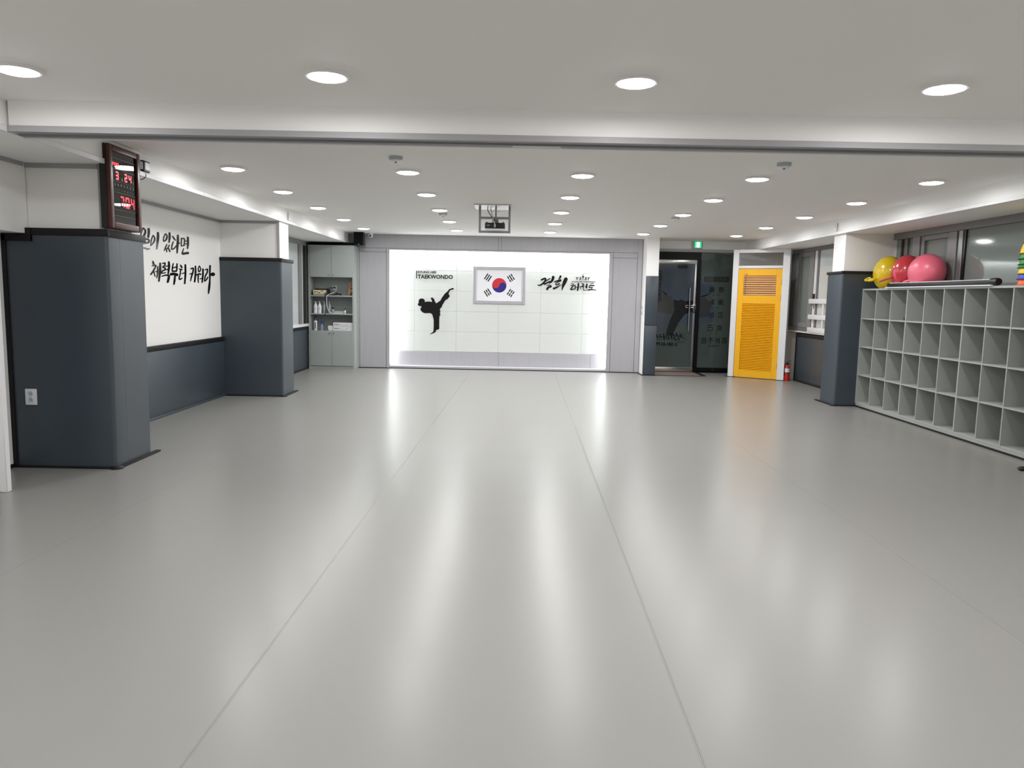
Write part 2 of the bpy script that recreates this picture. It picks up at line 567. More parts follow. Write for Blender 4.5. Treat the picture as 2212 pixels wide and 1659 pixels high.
wp('reveal_trim', -2.335, 1.80, 2.232, 2.262, YW-0.006, YW+0.03)
wp('reveal_trim', 1.80, 1.872, 0.012, 2.262, YW-0.006, YW+0.03)
wp('rail', 1.877, 2.330, 2.17, 2.262)
wp('panel', 1.877, 2.330, 0.012, 2.166, YW+0.006, YW+0.03)
wp('stile', 2.335, 2.425, 0.012, CEIL)
wp('plinth', -2.955, -2.335, 0, 0.012, YW-0.008, YW+0.03, 'rubber', 0)
wp('plinth', 1.80, 2.425, 0, 0.012, YW-0.008, YW+0.03, 'rubber', 0)
wp('sill', -2.335, 1.80, 0, 0.05, YW, YI)
wp('sill_edge', -2.335, 1.80, 0.0, 0.014, YW-0.006, YW, 'rubber', 0)
box('recess_lining', (-2.55, YI+0.02, 0), (2.43, YI+0.06, CEIL), 'grout', wf)
box('recess_lining', (-2.52, YW+0.03, 0), (-2.45, YI+0.02, CEIL), 'paint', wf)
box('recess_lining', (1.91, YW+0.03, 0), (1.98, YI+0.02, CEIL), 'paint', wf)
box('recess_lining', (-2.45, YW+0.03, 2.35), (1.91, YI+0.02, 2.42), 'paint', wf)
for lo_, hi_ in (((-2.95, YW+0.03, 0.0), (-2.345, YW+0.036, CEIL)), ((-2.345, YW+0.03, 2.24), (1.81, YW+0.036, CEIL)), ((1.81, YW+0.03, 0.0), (2.42, YW+0.036, CEIL))):
    box('light_stop_board', lo_, hi_, 'grey_wood', wf)  # unseen boards added to stop strip light leaking through the frame joints
xsb = [-2.45, -0.255, 1.52, 1.91]
for a, b in zip(xsb, xsb[1:]):
    wp('skirting_board', a+0.0015, b-0.0015, 0.05, 0.318, YI-0.008, YI+0.02)
txs = [-2.45, -1.888, -1.083, -0.268, 0.537, 1.337, 1.91]
tzs = [0.322, 0.712, 1.100, 1.487, 1.873, 2.35]
for a, b in zip(txs, txs[1:]):
    for c, d in zip(tzs, tzs[1:]):
        box('tile', (a+0.0009, YI, c+0.0009), (b-0.0009, YI+0.02, d-0.0009), 'tile', wf, 0.0012, 1)
wp('wall_surface', -4.2, -2.956, 0, CEIL, 14.36, 14.5, 'grey_wood', 0)

# ---- far right pillar with a slate front
p4 = empty('pillar', (2.54, 14.2, 0))
struct(p4, 'slim white pillar with slate padded front beside the glass door', 'pillar')
box('pillar_core', (2.432, 13.905, 0), (2.655, 14.75, CEIL), 'paint', p4)
box('pad', (2.428, 13.88, 0.012), (2.658, 13.905, 0.922), 'pad', p4, 0.004, 2)
box('pad', (2.428, 13.88, 0.930), (2.658, 13.905, 1.828), 'pad', p4, 0.004, 2)
box('pad_joint', (2.43, 13.888, 0.921), (2.656, 13.9, 0.931), 'black', p4)
box('floor_edging', (2.40, 13.865, 0), (2.665, 14.3, 0.01), 'rubber', p4)

# ---- entrance: header wall, dark frame, glass door, side light
we = empty('wall_entrance', (3.6, 14.7, 0))
struct(we, 'white header wall above the glass entrance', 'wall')
box('wall_surface', (2.655, 14.62, 2.372), (5.4, 14.8, CEIL), 'paint', we)
box('header_trim', (2.655, 14.60, 2.318), (4.45, 14.66, 2.372), 'grey_trim', we)
box('wall_surface', (4.32, 14.66, 0), (5.4, 14.8, 2.372), 'paint', we)
box('night_lobby', (2.5, 15.0, 0), (4.5, 15.05, 2.5), 'black_matte', we)
YG = 14.65
ef = empty('door_frame', (3.4, YG, 0))
struct(ef, 'black metal frame around the glass entrance', 'door frame')
box('head', (2.655, YG-0.03, 2.178), (3.60, YG+0.05, 2.318), 'dark_frame', ef)
box('jamb', (3.540, YG-0.04, 0.0), (3.605, YG+0.05, 2.178), 'dark_frame', ef)
box('bottom_rail', (3.605, YG-0.02, 0.025), (4.32, YG+0.05, 0.10), 'dark_frame', ef)
box('bolt', (3.925, YG-0.024, 0.055), (3.935, YG-0.02, 0.063), 'steel', ef)
# plane helper for the glass: outside writing read from inside, so it runs right to left
YP = YG-0.012
def onG(px, py):
    return at(px, py, 1, YP)
def ink_poly(name, pts, mt, parent, lift=0.0005):
    bm = bmesh.new()
    extrude_poly(bm, [onG(*p)+Vector((0, -lift+0.0004, 0)) for p in pts], Vector((0, -1, 0)), 0.0004)
    return finish(name, bm, mt, parent)
UX, UZ, NY = Vector((1, 0, 0)), Vector((0, 0, 1)), Vector((0, -1, 0))
pxm = YP*0+14.65/F      # metres per pixel at the glass
def glyph(s, px, py, hpx, parent, mt='film_ink', width=None, bold=0.0, name='letter'):
    return text_obj(name, s, onG(px, py)+Vector((0, -0.0022, 0)), -UX, UZ, NY, hpx*pxm, mt, parent, width=width, bold=bold, th=0.0004)

gd = empty('door_1', (3.1, YG, 0))
struct(gd, 'swinging glass entrance door with dark film, steel rails and bar handle', 'door')
pane = box('glass_pane', (2.67, YG-0.012, 0.10), (3.49, YG, 2.095), 'film', gd)
box('top_rail', (2.66, YG-0.025, 2.095), (3.535, YG+0.012, 2.172), 'steel', gd, 0.003, 2)
box('bottom_rail', (2.66, YG-0.025, 0.012), (3.535, YG+0.012, 0.10), 'steel', gd, 0.003, 2)
box('edge_stile', (3.490, YG-0.02, 0.10), (3.535, YG+0.012, 2.095), 'steel_dull', gd, 0.004, 2)
q = onG(1487, 620); q2 = onG(1484, 720)
hb = tube('bar_handle', [(3.405, YG-0.075, 1.64), (3.405, YG-0.075, 0.80)], 0.013, 'steel', gd, 12)
tube('bar_mount', [(3.405, YG-0.075, 1.54), (3.405, YG-0.01, 1.54)], 0.009, 'steel', hb)
tube('bar_mount', [(3.405, YG-0.075, 0.90), (3.405, YG-0.01, 0.90)], 0.009, 'steel', hb)
lk = box('lock', (3.475, YG-0.05, 1.235), (3.535, YG-0.02, 1.325), 'steel_dull', gd, 0.004, 2)
lathe('key_cylinder', [(0, -0.012), (0.016, -0.012), (0.018, 0)], (3.506, YG-0.05, 1.28), 'black', lk, axis='y', n=20)
box('lock_case', (3.475, YG-0.045, 1.165), (3.535, YG-0.02, 1.235), 'black', gd, 0.004, 2)
box('lock_window', (3.485, YG-0.047, 1.185), (3.515, YG-0.045, 1.205), 'steel', gd)
lp = [(3.38, YG-0.06, 1.30), (3.345, YG-0.06, 1.30), (3.33, YG-0.06, 1.28), (3.345, YG-0.06, 1.26), (3.38, YG-0.06, 1.26)]
tube('latch_loop', lp, 0.006, 'steel', gd)
tube('latch_pin', [(3.43, YG-0.06, 1.30), (3.47, YG-0.06, 1.30)], 0.006, 'steel', gd)
tube('latch_pin', [(3.43, YG-0.06, 1.262), (3.47, YG-0.06, 1.262)], 0.006, 'steel', gd)
def c1(pts, ox=1400, oy=560, s=13.825):
    return [(ox+x/s, oy+y/s) for x, y in pts]
ink_poly('printed_jacket', [(1413, 572), (1500.5, 572), (1499.5, 640), (1498, 700), (1484, 702), (1470, 698), (1452, 712), (1436, 716), (1413, 722)], 'film_blue', pane)
ink_poly('printed_notice', c1([(885, 165), (1180, 165), (1175, 270), (885, 270)]), 'film_dark', pane, 0.001)
ink_poly('printed_fist', c1([(225, 1250), (450, 1065), (690, 1110), (760, 1250), (790, 1450), (730, 1640), (400, 1600), (215, 1560)]), 'film_skin', pane, 0.001)
ink_poly('printed_sleeve_fold', c1([(385, 930), (520, 1000), (590, 1060), (520, 1065), (440, 1000)]), 'film_dark', pane, 0.0014)
ink_poly('printed_belt', c1([(770, 1200), (860, 1232), (930, 1237), (978, 1195), (1050, 1235), (1130, 1247), (1345, 1240), (1330, 1560), (1100, 1640), (900, 1900), (720, 2270), (520, 2240), (640, 1850), (790, 1500), (755, 1290)]), 'film_dark', pane, 0.0014)
# vertical lettering
a0, a1 = onG(1426.5, 583), onG(1422.5, 652)
text_obj('lettering', 'TAEKWONDO', (a0+a1)/2+Vector((0.012, -0.0022, 0)), -UZ, -UX, NY, 6.0*pxm, 'film_ink', pane, width=(a0-a1).length, bold=0.012, th=0.0004)
glyph('581-0177', 1435.5, 743.5, 7.2, pane, width=37*pxm, bold=0.03, name='phone_number')
ink_poly('phone_icon', [(1456.5, 741), (1463.5, 740.5), (1463, 748), (1456.2, 748)], 'film_grey', pane, 0.001)

sg = empty('window_1', (3.95, YG, 0))
struct(sg, 'fixed glass side light with dark film and mirrored characters', 'window')
spane = box('glass_pane', (3.605, YG-0.012, 0.10), (4.32, YG, 2.318), 'film', sg)
def c2(pts, ox=1500, oy=600, s=16.59):
    return [(ox+x/s, oy+y/s) for x, y in pts]
ink_poly('printed_jacket', c2([(170, 0), (560, 120), (700, 330), (620, 540), (380, 690), (500, 830), (700, 1080), (800, 1250), (760, 1420), (560, 1600), (120, 1640), (140, 700)]), 'film_blue', spane)
ink_poly('printed_fist', c2([(140, 760), (390, 700), (500, 830), (520, 1000), (630, 1000), (510, 1250), (480, 1400), (150, 1440)]), 'film_skin', spane, 0.001)
ink_poly('printed_sleeve_fold', c2([(180, 690), (300, 640), (420, 610), (600, 540), (420, 655), (250, 695)]), 'film_dark', spane, 0.0014)
ink_poly('printed_belt', [(1508, 690), (1508.5, 690), (1509.5, 704), (1508, 718), (1505.5, 725), (1505.5, 690)], 'film_dark', spane, 0.0014)
ink_poly('heading_band', [(1521.5, 597.5), (1575.2, 598.2), (1574.2, 609.4), (1521, 608.6)], 'film_band', spane, 0.001)
glyph('태권도 정신', 1548, 603.4, 7.4, spane, 'film', width=44*pxm)
for ch, x, y in (('義', 1538, 625.3), ('禮', 1558.5, 626), ('恥', 1537, 653), ('廉', 1557, 653), ('耐', 1536, 680.8), ('忍', 1556, 680.8), ('己', 1533.7, 708.4), ('克', 1554, 708.4)):
    glyph(ch, x, y, 12.2, spane, width=11.8*pxm)
for ch, x in (('屈', 1520.7), ('不', 1535), ('折', 1550), ('百', 1564.6)):
    glyph(ch, x, 735.8, 12.4, spane, width=11.4*pxm)
for ch, x, y in (('의', 1542, 637.2), ('예', 1552, 637.2), ('치', 1539.5, 665), ('염', 1550.5, 665), ('내', 1538.5, 692.2), ('인', 1549.5, 692.2), ('기', 1537.6, 720), ('극', 1547.4, 720)):
    glyph(ch, x, y, 5.2, spane, 'film_grey', width=4.8*pxm)
glyph('백절불굴', 1541.5, 747.4, 5.4, spane, 'film_grey', width=24*pxm)

# brush logo strokes traced once (units: photo crop), used on the feature wall and mirrored on the door
LOGO = {
 'gyeong': [[(430, 385, 40), (520, 350, 46), (535, 390, 46), (470, 470, 40), (400, 512, 34), (345, 505, 16)],
            [(540, 425, 12), (600, 375, 26), (645, 348, 22)], [(500, 488, 40), (580, 450, 36), (650, 412, 24)],
            [(722, 300, 62), (705, 370, 62), (670, 430, 44), (610, 470, 14)],
            [(560, 512, 14), (640, 512, 26), (668, 545, 34), (605, 560, 46), (568, 615, 52)]],
 'hui': [[(898, 285, 46), (880, 330, 40), (850, 365, 24)], [(745, 432, 30), (820, 405, 34), (900, 385, 44)],
         [(905, 400, 34), (820, 440, 26), (780, 480, 26), (800, 505, 26), (870, 470, 34)],
         [(720, 592, 50), (800, 562, 42), (870, 520, 22), (930, 500, 8)],
         [(1030, 345, 84), (990, 440, 86), (950, 540, 52), (928, 635, 12)]],
 'tae': [[(1150, 470, 16), (1215, 492, 22)], [(1135, 520, 20), (1240, 520, 24)], [(1195, 530, 26), (1145, 590, 30), (1150, 615, 30), (1215, 600, 26)],
         [(1245, 510, 22), (1240, 610, 26)], [(1240, 565, 18), (1290, 555, 18)], [(1322, 460, 36), (1315, 550, 42), (1300, 640, 34)]],
 'gwon': [[(1395, 470, 18), (1445, 482, 26), (1425, 520, 22), (1385, 545, 18)], [(1345, 548, 14), (1400, 545, 18), (1460, 520, 14)],
          [(1372, 545, 14), (1372, 590, 12), (1385, 620, 10)], [(1432, 540, 26), (1440, 590, 20)], [(1525, 478, 38), (1512, 580, 38)], [(1470, 545, 16), (1505, 540, 16)],
          [(1452, 600, 12), (1445, 630, 14), (1530, 628, 12)]],
 'do': [[(1608, 475, 12), (1690, 462, 14)], [(1590, 512, 24), (1700, 522, 30)], [(1605, 515, 22), (1575, 560, 22), (1660, 565, 24)], [(1640, 560, 18), (1640, 610, 20)], [(1545, 625, 30), (1650, 615, 24), (1752, 628, 16)]],
}
DOORLOGO = {'gyeong': (345, 735, 1479.5, 1459.5, 285, 635, 719, 736), 'hui': (705, 1075, 1460.5, 1446.5, 285, 635, 718, 737),
            'tae': (1130, 1345, 1446.5, 1432, 460, 645, 720, 735), 'gwon': (1345, 1545, 1432.5, 1417.5, 460, 640, 721, 735)}
for k, (x0, x1, p0, p1, y0, y1, q0, q1) in DOORLOGO.items():
    brush_letter('brush_letter', [[(x, y, w*0.8) for x, y, w in st_] for st_ in LOGO[k]],
                 lambda x, y: onG(p0+(x-x0)/(x1-x0)*(p1-p0), q0+(y-y0)/(y1-y0)*(q1-q0))+Vector((0, -0.0022, 0)), NY, 0.0004, 'film_ink', pane)
bm = bmesh.new()
for k in range(40):
    a, b = 2*math.pi*k/40, 2*math.pi*(k+1)/40
    def cp(t, r):
        return onG(1470+r*math.cos(t), 729+r*math.sin(t))+Vector((0, -0.002, 0))
    wdt = 0.5+0.6*max(0, math.sin(a-0.4))
    extrude_poly(bm, [cp(a, 11.6), cp(b, 11.6), cp(b, 11.6-wdt), cp(a, 11.6-wdt)], NY, 0.0003)
finish('ink_circle', bm, 'film_ink', pane)

# entrance threshold
th = empty('entrance_threshold', (3.1, 14.3, 0))
struct(th, 'brown wooden threshold strip before the glass door', 'threshold')
box('threshold_board', (2.655, 13.93, 0.0), (3.545, 14.62, 0.006), 'wood_brown', th)
box('threshold_edge', (2.655, 13.915, 0.0), (3.60, 13.93, 0.008), 'rubber', th)
box('threshold_edge', (3.545, 13.92, 0.0), (3.62, 14.62, 0.012), 'rubber', th, 0.004, 1)

# ---- right wall with windows
wr = empty('wall_right', (5.2, 6, 0))
struct(wr, 'white right wall with windows above a slate padded dado', 'wall')
box('wall_surface', (XR, YB, 0), (5.4, 14.66, SOF), 'paint', wr)
box('dado_pad', (5.10, 10.75, 0.02), (XR, 13.50, 0.80), 'pad', wr, 0.008, 2)
box('dado_cap', (5.085, 10.75, 0.802), (XR, 13.50, 0.862), 'rubber', wr, 0.006, 2)
box('dado_base', (5.08, 10.75, 0.0), (XR, 13.50, 0.028), 'rubber', wr, 0.006, 2)
box('dado_end', (5.095, 13.50, 0.0), (XR, 13.53, 0.862), 'rubber', wr)
box('window_sill', (5.06, 10.75, 0.875), (XR, 13.95, 0.90), 'white_trim', wr, 0.004, 1)

w2 = empty('window_2', (5.13, 12.4, 0.9))
struct(w2, 'grey framed sliding window between the padded pillar and the yellow door', 'window')
box('outer_frame', (5.08, 14.0, 0.90), (XR, 14.10, SOF), 'win_frame_brown', w2, 0.004, 1)
box('outer_frame', (5.08, 10.72, 2.27), (XR, 14.0, SOF), 'win_frame_brown', w2, 0.004, 1)
box('outer_frame', (5.08, 10.72, 0.90), (XR, 14.0, 0.965), 'win_frame_brown', w2, 0.004, 1)
box('pane', (5.145, 13.60, 0.965), (5.15, 14.0, 2.27), 'frost', w2)
s1 = empty('sash', (5.11, 13.2, 0.965)); s1.parent = w2; s1.location = Vector((5.11, 13.2, 0.965))-w2.location
for nm, lo, hi in (('sash_stile', (5.09, 13.50, 0.965), (5.135, 13.60, 2.27)), ('sash_stile', (5.09, 12.90, 0.965), (5.135, 13.09, 2.27)), ('sash_rail', (5.09, 13.09, 2.19), (5.135, 13.50, 2.27)), ('sash_rail', (5.09, 13.09, 0.965), (5.135, 13.50, 1.05))):
    box(nm, lo, hi, 'win_frame', s1, 0.004, 1)
box('pane', (5.118, 13.09, 1.05), (5.122, 13.50, 2.19), 'frost', s1)
box('mullion', (5.10, 12.80, 0.965), (XR, 12.89, 2.27), 'white_trim', w2, 0.003, 1)
box('mullion_gap', (5.115, 12.74, 0.965), (XR, 12.80, 2.27), 'win_frame_brown', w2)
box('pane', (5.125, 10.72, 0.965), (5.13, 12.74, 2.27), 'frost_light', w2)
hd = box('window_latch', (5.075, 12.80, 1.44), (5.10, 12.86, 1.55), 'black', w2, 0.004, 1)
tube('latch_cord', [(5.085, 12.83, 1.44), (5.08, 12.80, 1.38), (5.085, 12.79, 1.30)], 0.006, 'black', hd)
gr = empty('window_guard', (5.05, 12.5, 0.90))
tag(gr, 'small white wooden guard rail standing on the window sill', 'guard rail')
for z0, z1 in ((0.902, 0.985), (1.12, 1.20), (1.385, 1.465)):
    box('rail', (5.045, 11.2, z0), (5.062, 12.92, z1), 'plastic_white', gr, 0.004, 2)
for y in (12.33, 11.6):
    box('post', (5.062, y, 0.902), (5.075, y+0.05, 1.465), 'plastic_white', gr, 0.002, 1)

w3 = empty('window_3', (5.13, 8.4, 1.6))
struct(w3, 'grey framed wide window above the cubby shelf', 'window')
box('outer_frame', (5.07, 3.0, 2.25), (XR, 10.21, SOF), 'win_frame_brown', w3, 0.004, 1)
box('outer_frame', (5.07, 3.0, 1.40), (XR, 10.21, 1.50), 'win_frame_brown', w3, 0.004, 1)
box('pane', (5.12, 10.10, 1.50), (5.126, 10.21, 2.25), 'frost', w3)
box('slot', (5.14, 9.98, 1.50), (5.15, 10.10, 2.25), 'win_dark', w3)
box('stile', (5.10, 9.90, 1.50), (XR, 9.98, 2.25), 'win_frame_brown', w3, 0.004, 1)
box('pane', (5.125, 9.72, 1.50), (5.13, 9.90, 2.25), 'frost', w3)
box('stile', (5.07, 9.55, 1.50), (XR, 9.72, 2.25), 'win_frame', w3, 0.004, 1)
s3 = empty('sash', (5.1, 9.2, 1.5)); s3.parent = w3; s3.location = Vector((5.1, 9.2, 1.5))-w3.location
for nm, lo, hi in (('sash_stile', (5.085, 9.47, 1.50), (5.13, 9.54, 2.25)), ('sash_stile', (5.085, 8.92, 1.50), (5.13, 8.97, 2.25)), ('sash_rail', (5.085, 8.97, 2.19), (5.13, 9.47, 2.25)), ('sash_rail', (5.085, 8.97, 1.50), (5.13, 9.47, 1.56))):
    box(nm, lo, hi, 'win_frame', s3, 0.004, 1)
box('pane', (5.115, 8.97, 1.56), (5.12, 9.47, 2.19), 'frost', s3)
box('stile', (5.07, 8.76, 1.50), (XR, 8.92, 2.25), 'win_frame', w3, 0.004, 1)
box('stile', (5.08, 8.66, 1.50), (XR, 8.74, 2.25), 'alu', w3, 0.004, 1)
box('seal', (5.09, 8.62, 1.50), (XR, 8.66, 2.25), 'black', w3)
box('pane', (5.11, 5.6, 1.50), (5.116, 8.62, 2.25), 'frost', w3)
box('stile', (5.08, 5.45, 1.50), (XR, 5.6, 2.25), 'win_frame', w3, 0.004, 1)
box('pane', (5.11, 3.0, 1.50), (5.116, 5.45, 2.25), 'frost', w3)

# ---- left window by the cabinet
w4 = empty('window_4', (-3.82, 12.4, 0.8))
struct(w4, 'pale frosted window beside the grey storage cabinet', 'window')
box('outer_frame', (-3.84, 10.6, 2.25), (-3.79, 13.94, SOF), 'win_frame', w4, 0.004, 1)
box('pane', (-3.82, 10.6, 0.84), (-3.815, 13.46, 2.25), 'frost_light', w4)
box('stile', (-3.84, 13.46, 0.84), (-3.79, 13.64, 2.25), 'win_frame', w4, 0.004, 1)
box('stile', (-3.84, 13.64, 0.84), (-3.795, 13.70, 2.25), 'white_trim', w4, 0.004, 1)
box('slot', (-3.84, 13.70, 0.84), (-3.81, 13.94, 2.30), 'win_dark', w4)
box('window_sill', (-3.84, 10.6, 0.79), (-3.76, 13.94, 0.84), 'white_trim', w4, 0.004, 1)

# ---- yellow louvred door in a white frame set across the corner
P0, P1 = Vector((4.030, 13.975, 0)), Vector((4.868, 13.395, 0))
ang = math.atan2(P1.y-P0.y, P1.x-P0.x)
LEN = (P1-P0).length
yf = empty('door_2', P0, ang)
struct(yf, 'yellow louvred door in a white frame set across the corner', 'door')
T = 0.09
def yb(n, x0, x1, z0, z1, y0, y1, mt, par=None, bev=0.0, seg=1):
    return box(n, (x0, y0, z0), (x1, y1, z1), mt, par or yf, bev, seg, local=True)
yb('frame_post', 0, 0.105, 0.008, SOF, 0, T, 'white_trim', bev=0.003)
yb('frame_post', LEN-0.125, LEN, 0.008, SOF, 0, T, 'white_trim', bev=0.003)
yb('frame_head', 0.105, LEN-0.125, 2.275, SOF, 0, T, 'white_trim', bev=0.003)
yb('frame_rail', 0.105, LEN-0.125, 1.995, 2.045, 0, T, 'white_trim', bev=0.003)
yb('floor_plate', -0.05, 0.12, 0, 0.008, -0.012, T+0.01, 'black')
yb('floor_plate', LEN-0.13, LEN+0.01, 0, 0.008, -0.01, T+0.01, 'black')
D0, D1 = 0.108, LEN-0.128
DW = D1-D0
dl = empty('door_leaf', (0, 0, 0)); dl.parent = yf
def db(n, x0, x1, z0, z1, y0, y1, mt, bev=0.002):
    return box(n, (x0, y0, z0), (x1, y1, z1), mt, dl, bev, 1, local=True)
ls, rs = D0+0.10*DW/0.8, D1-0.10*DW/0.8
zl0, zl1, zb0, zb1 = 0.14, 1.36, 1.51, 1.865
db('stile', D0, ls, 0.012, 1.988, 0.012, 0.05, 'yellow_door')
db('stile', rs, D1, 0.012, 1.988, 0.012, 0.05, 'yellow_door')
db('rail', ls, rs, 0.012, zl0, 0.013, 0.05, 'yellow_door')
db('rail', ls, rs, zl1, zb0, 0.013, 0.05, 'yellow_door')
db('rail', ls, rs, zb1, 1.988, 0.013, 0.05, 'yellow_door')
db('backing', ls, rs, zl0, zl1, 0.045, 0.05, 'louvre_back', 0)
db('backing', ls, rs, zb0, zb1, 0.045, 0.05, 'blind_back', 0)
def slats(n, z0, z1, mt, depth, thick, name):
    pitch = (z1-z0)/n
    base = None
    for k in range(n):
        zc = z0+pitch*(k+0.5)
        if base is None:
            bm = bmesh.new()
            y0, y1 = 0.016, 0.016+depth
            rise = pitch*0.5
            vs = [bm.verts.new(v) for v in (
                (ls, y0, -rise/2-thick/2), (rs, y0, -rise/2-thick/2), (rs, y0, -rise/2+thick/2), (ls, y0, -rise/2+thick/2),
                (ls, y1, rise/2-thick/2), (rs, y1, rise/2-thick/2), (rs, y1, rise/2+thick/2), (ls, y1, rise/2+thick/2))]
            for f in ((0, 1, 2, 3), (4, 5, 6, 7), (0, 1, 5, 4), (2, 3, 7, 6), (0, 3, 7, 4), (1, 2, 6, 5)):
                bm.faces.new([vs[i] for i in f])
            base = finish(name, bm, mt, dl, local=True)
            dz = base.location.z
            base.location.z = zc+dz
        else:
            c = base.copy()
            C.objects.link(c)
            c.location.z = zc+dz
slats(41, zl0, zl1, 'yellow_door', 0.020, 0.0065, 'slat')
slats(9, zb0, zb1, 'blind', 0.022, 0.005, 'blind_slat')
for x in (ls+0.035,):
    tube('blind_cord', [(x, 0.017, zb0), (x, 0.017, zb1)], 0.004, 'print_grey', dl, 6, local=True)
db('peg', ls+0.02, ls+0.07, zb1+0.018, zb1+0.03, 0.004, 0.013, 'wood_brown', 0)
for z in (1.70, 1.42, 0.20):
    db('hinge', D1-0.006, D1+0.012, z, z+0.11, 0.004, 0.02, 'wood_brown', 0.002)

# ---- near left: edge of a white framed board
fb = empty('framed_board', (-3.8, 5.06, 0))
tag(fb, 'white framed dark blue board standing at the near left edge', 'board')
box('frame_post', (-3.494, 5.04, 0.0), (-3.442, 5.09, 1.75), 'white_trim', fb, 0.004, 1)
box('frame_post', (-3.875, 5.04, 0.0), (-3.84, 5.09, 1.75), 'white_trim', fb, 0.004, 1)
box('frame_rail', (-3.84, 5.04, 0.0), (-3.494, 5.09, 0.025), 'white_trim', fb, 0.004, 1)
box('frame_rail', (-3.84, 5.04, 1.70), (-3.494, 5.09, 1.75), 'white_trim', fb, 0.004, 1)
box('panel', (-3.84, 5.06, 0.025), (-3.494, 5.075, 1.70), 'navy', fb)

# ================================================================== CEILING LAMPS
ORD = ['first', 'second', 'third', 'fourth', 'fifth']
RX = [-2.567+1.5895*i for i in range(5)]
proto = empty('ceiling_light', (0, 0, CEIL))
rim = lathe('rim', [(0.098, -0.018), (0.108, -0.018), (0.115, -0.012), (0.117, 0.0), (0.098, 0.0), (0.098, -0.018)], (0, 0, CEIL), 'lamp_rim', proto, n=40)
dif = lathe('diffuser', [(0, -0.030), (0.05, -0.0285), (0.08, -0.024), (0.098, -0.016), (0.098, 0.0)], (0, 0, CEIL), 'lamp_glow', proto, n=40)
lt = bpy.data.lights.new('lamp_disc', 'AREA')
lt.shape = 'DISK'
lt.size = 0.18
lt.energy = LAMP_W
lt.color = (1.0, 0.99, 0.98)
lo = bpy.data.objects.new('lamp_disc', lt)
C.objects.link(lo)
lo.parent = proto
lo.location = (0, 0, -0.032)
first = True
rows = [(1.01, 'over'), (2.515, 'near'), (4.024, 'front')] + [(7.0205+1.5045*j, j) for j in range(5)]
for y, rr in rows:
    for i, x in enumerate(RX):
        if rr == 'near':
            lab = f'round white downlight one row before the beam row, {ORD[i]} from the clock wall'
        elif rr == 'over':
            lab = f'round white downlight right over the viewer, {ORD[i]} from the clock wall'
        elif rr == 'front':
            lab = f'round white downlight just before the ceiling beam, {ORD[i]} from the clock wall'
        else:
            lab = f'round white downlight, {ORD[rr]} row beyond the ceiling beam, {ORD[i]} from the clock wall'
        o = proto if first else copy_tree(proto)
        first = False
        o.location = (x, y, CEIL)
        tag(o, lab, 'ceiling light', 'round ceiling downlights')

# ================================================================== DIGITAL CLOCK
XC = -3.055
ck = empty('digital_clock', (-3.075, 6.0, 1.855))
tag(ck, 'brown wooden digital wall clock with red numerals on the padded pillar', 'clock')
cy0, cy1, cz0, cz1 = 5.775, 6.245, 1.862, 2.485
box('case', (-3.115, cy0, cz0), (-3.065, cy1, cz1), 'black', ck, 0.003, 1)
fw = 0.048
for nm, lo, hi in (('frame_side', (-3.065, cy0, cz0), (-3.035, cy0+fw, cz1)), ('frame_side', (-3.065, cy1-fw, cz0), (-3.035, cy1, cz1)), ('frame_rail', (-3.065, cy0+fw, cz0), (-3.035, cy1-fw, cz0+fw)), ('frame_rail', (-3.065, cy0+fw, cz1-fw), (-3.035, cy1-fw, cz1))):
    box(nm, lo, hi, 'clock_wood', ck, 0.007, 3)
face = box('glass_face', (-3.07, cy0+fw-0.004, cz0+fw-0.004), (XC+0.004, cy1-fw+0.004, cz1-fw+0.004), 'clock_face', ck)
FXc = XC+0.0045
gy0, gy1, gz0, gz1 = cy0+fw, cy1-fw, cz0+fw, cz1-fw
GW, GH = gy1-gy0, gz1-gz0
def cb(u0, u1, v0, v1):      # u along the face from the near side, v from the bottom, 0..1
    return ((FXc-0.0002, gy0+GW*u0, gz0+GH*v0), (FXc+0.0008, gy0+GW*u1, gz0+GH*v1))
SEG = {'0': 'abcdef', '1': 'bc', '2': 'abged', '3': 'abgcd', '4': 'fgbc', '5': 'afgcd', '7': 'abc', '8': 'abcdefg'}
def digit(ch, u0, u1, v0, v1, t=0.02, ghost=False):
    tv = t*GW/GH
    vm = (v0+v1)/2
    r = {'a': (u0, u1, v1-tv, v1), 'd': (u0, u1, v0, v0+tv), 'g': (u0, u1, vm-tv/2, vm+tv/2),
         'f': (u0, u0+t, vm, v1), 'b': (u1-t, u1, vm, v1), 'e': (u0, u0+t, v0, vm), 'c': (u1-t, u1, v0, vm)}
    on = SEG[ch] if ch in SEG else ''
    # mitred bars joined into one numeral so that no two bars overlap
    def poly(k):
        a0, a1, b0, b1 = r[k]
        if k in 'adg':
            return [(a0+t*.55, b0), (a1-t*.55, b0), (a1-t*.15, (b0+b1)/2), (a1-t*.55, b1), (a0+t*.55, b1), (a0+t*.15, (b0+b1)/2)]
        return [(a0, b0+tv*.55), ((a0+a1)/2, b0+tv*.12), (a1, b0+tv*.55), (a1, b1-tv*.55), ((a0+a1)/2, b1-tv*.12), (a0, b1-tv*.55)]
    def make(nm, ks, mt_, dx):
        bm = bmesh.new()
        for k in ks:
            extrude_poly(bm, [Vector((FXc-0.0002, gy0+GW*u, gz0+GH*v)) for u, v in poly(k)], Vector((1, 0, 0)), dx)
        finish(nm, bm, mt_, face)
    if on:
        make('numeral', on, 'led_red', 0.001)
    off = [k for k in r if k not in on]
    if off and ghost:
        for k in off:
            make('unlit_segment', k, 'led_off', 0.0006)
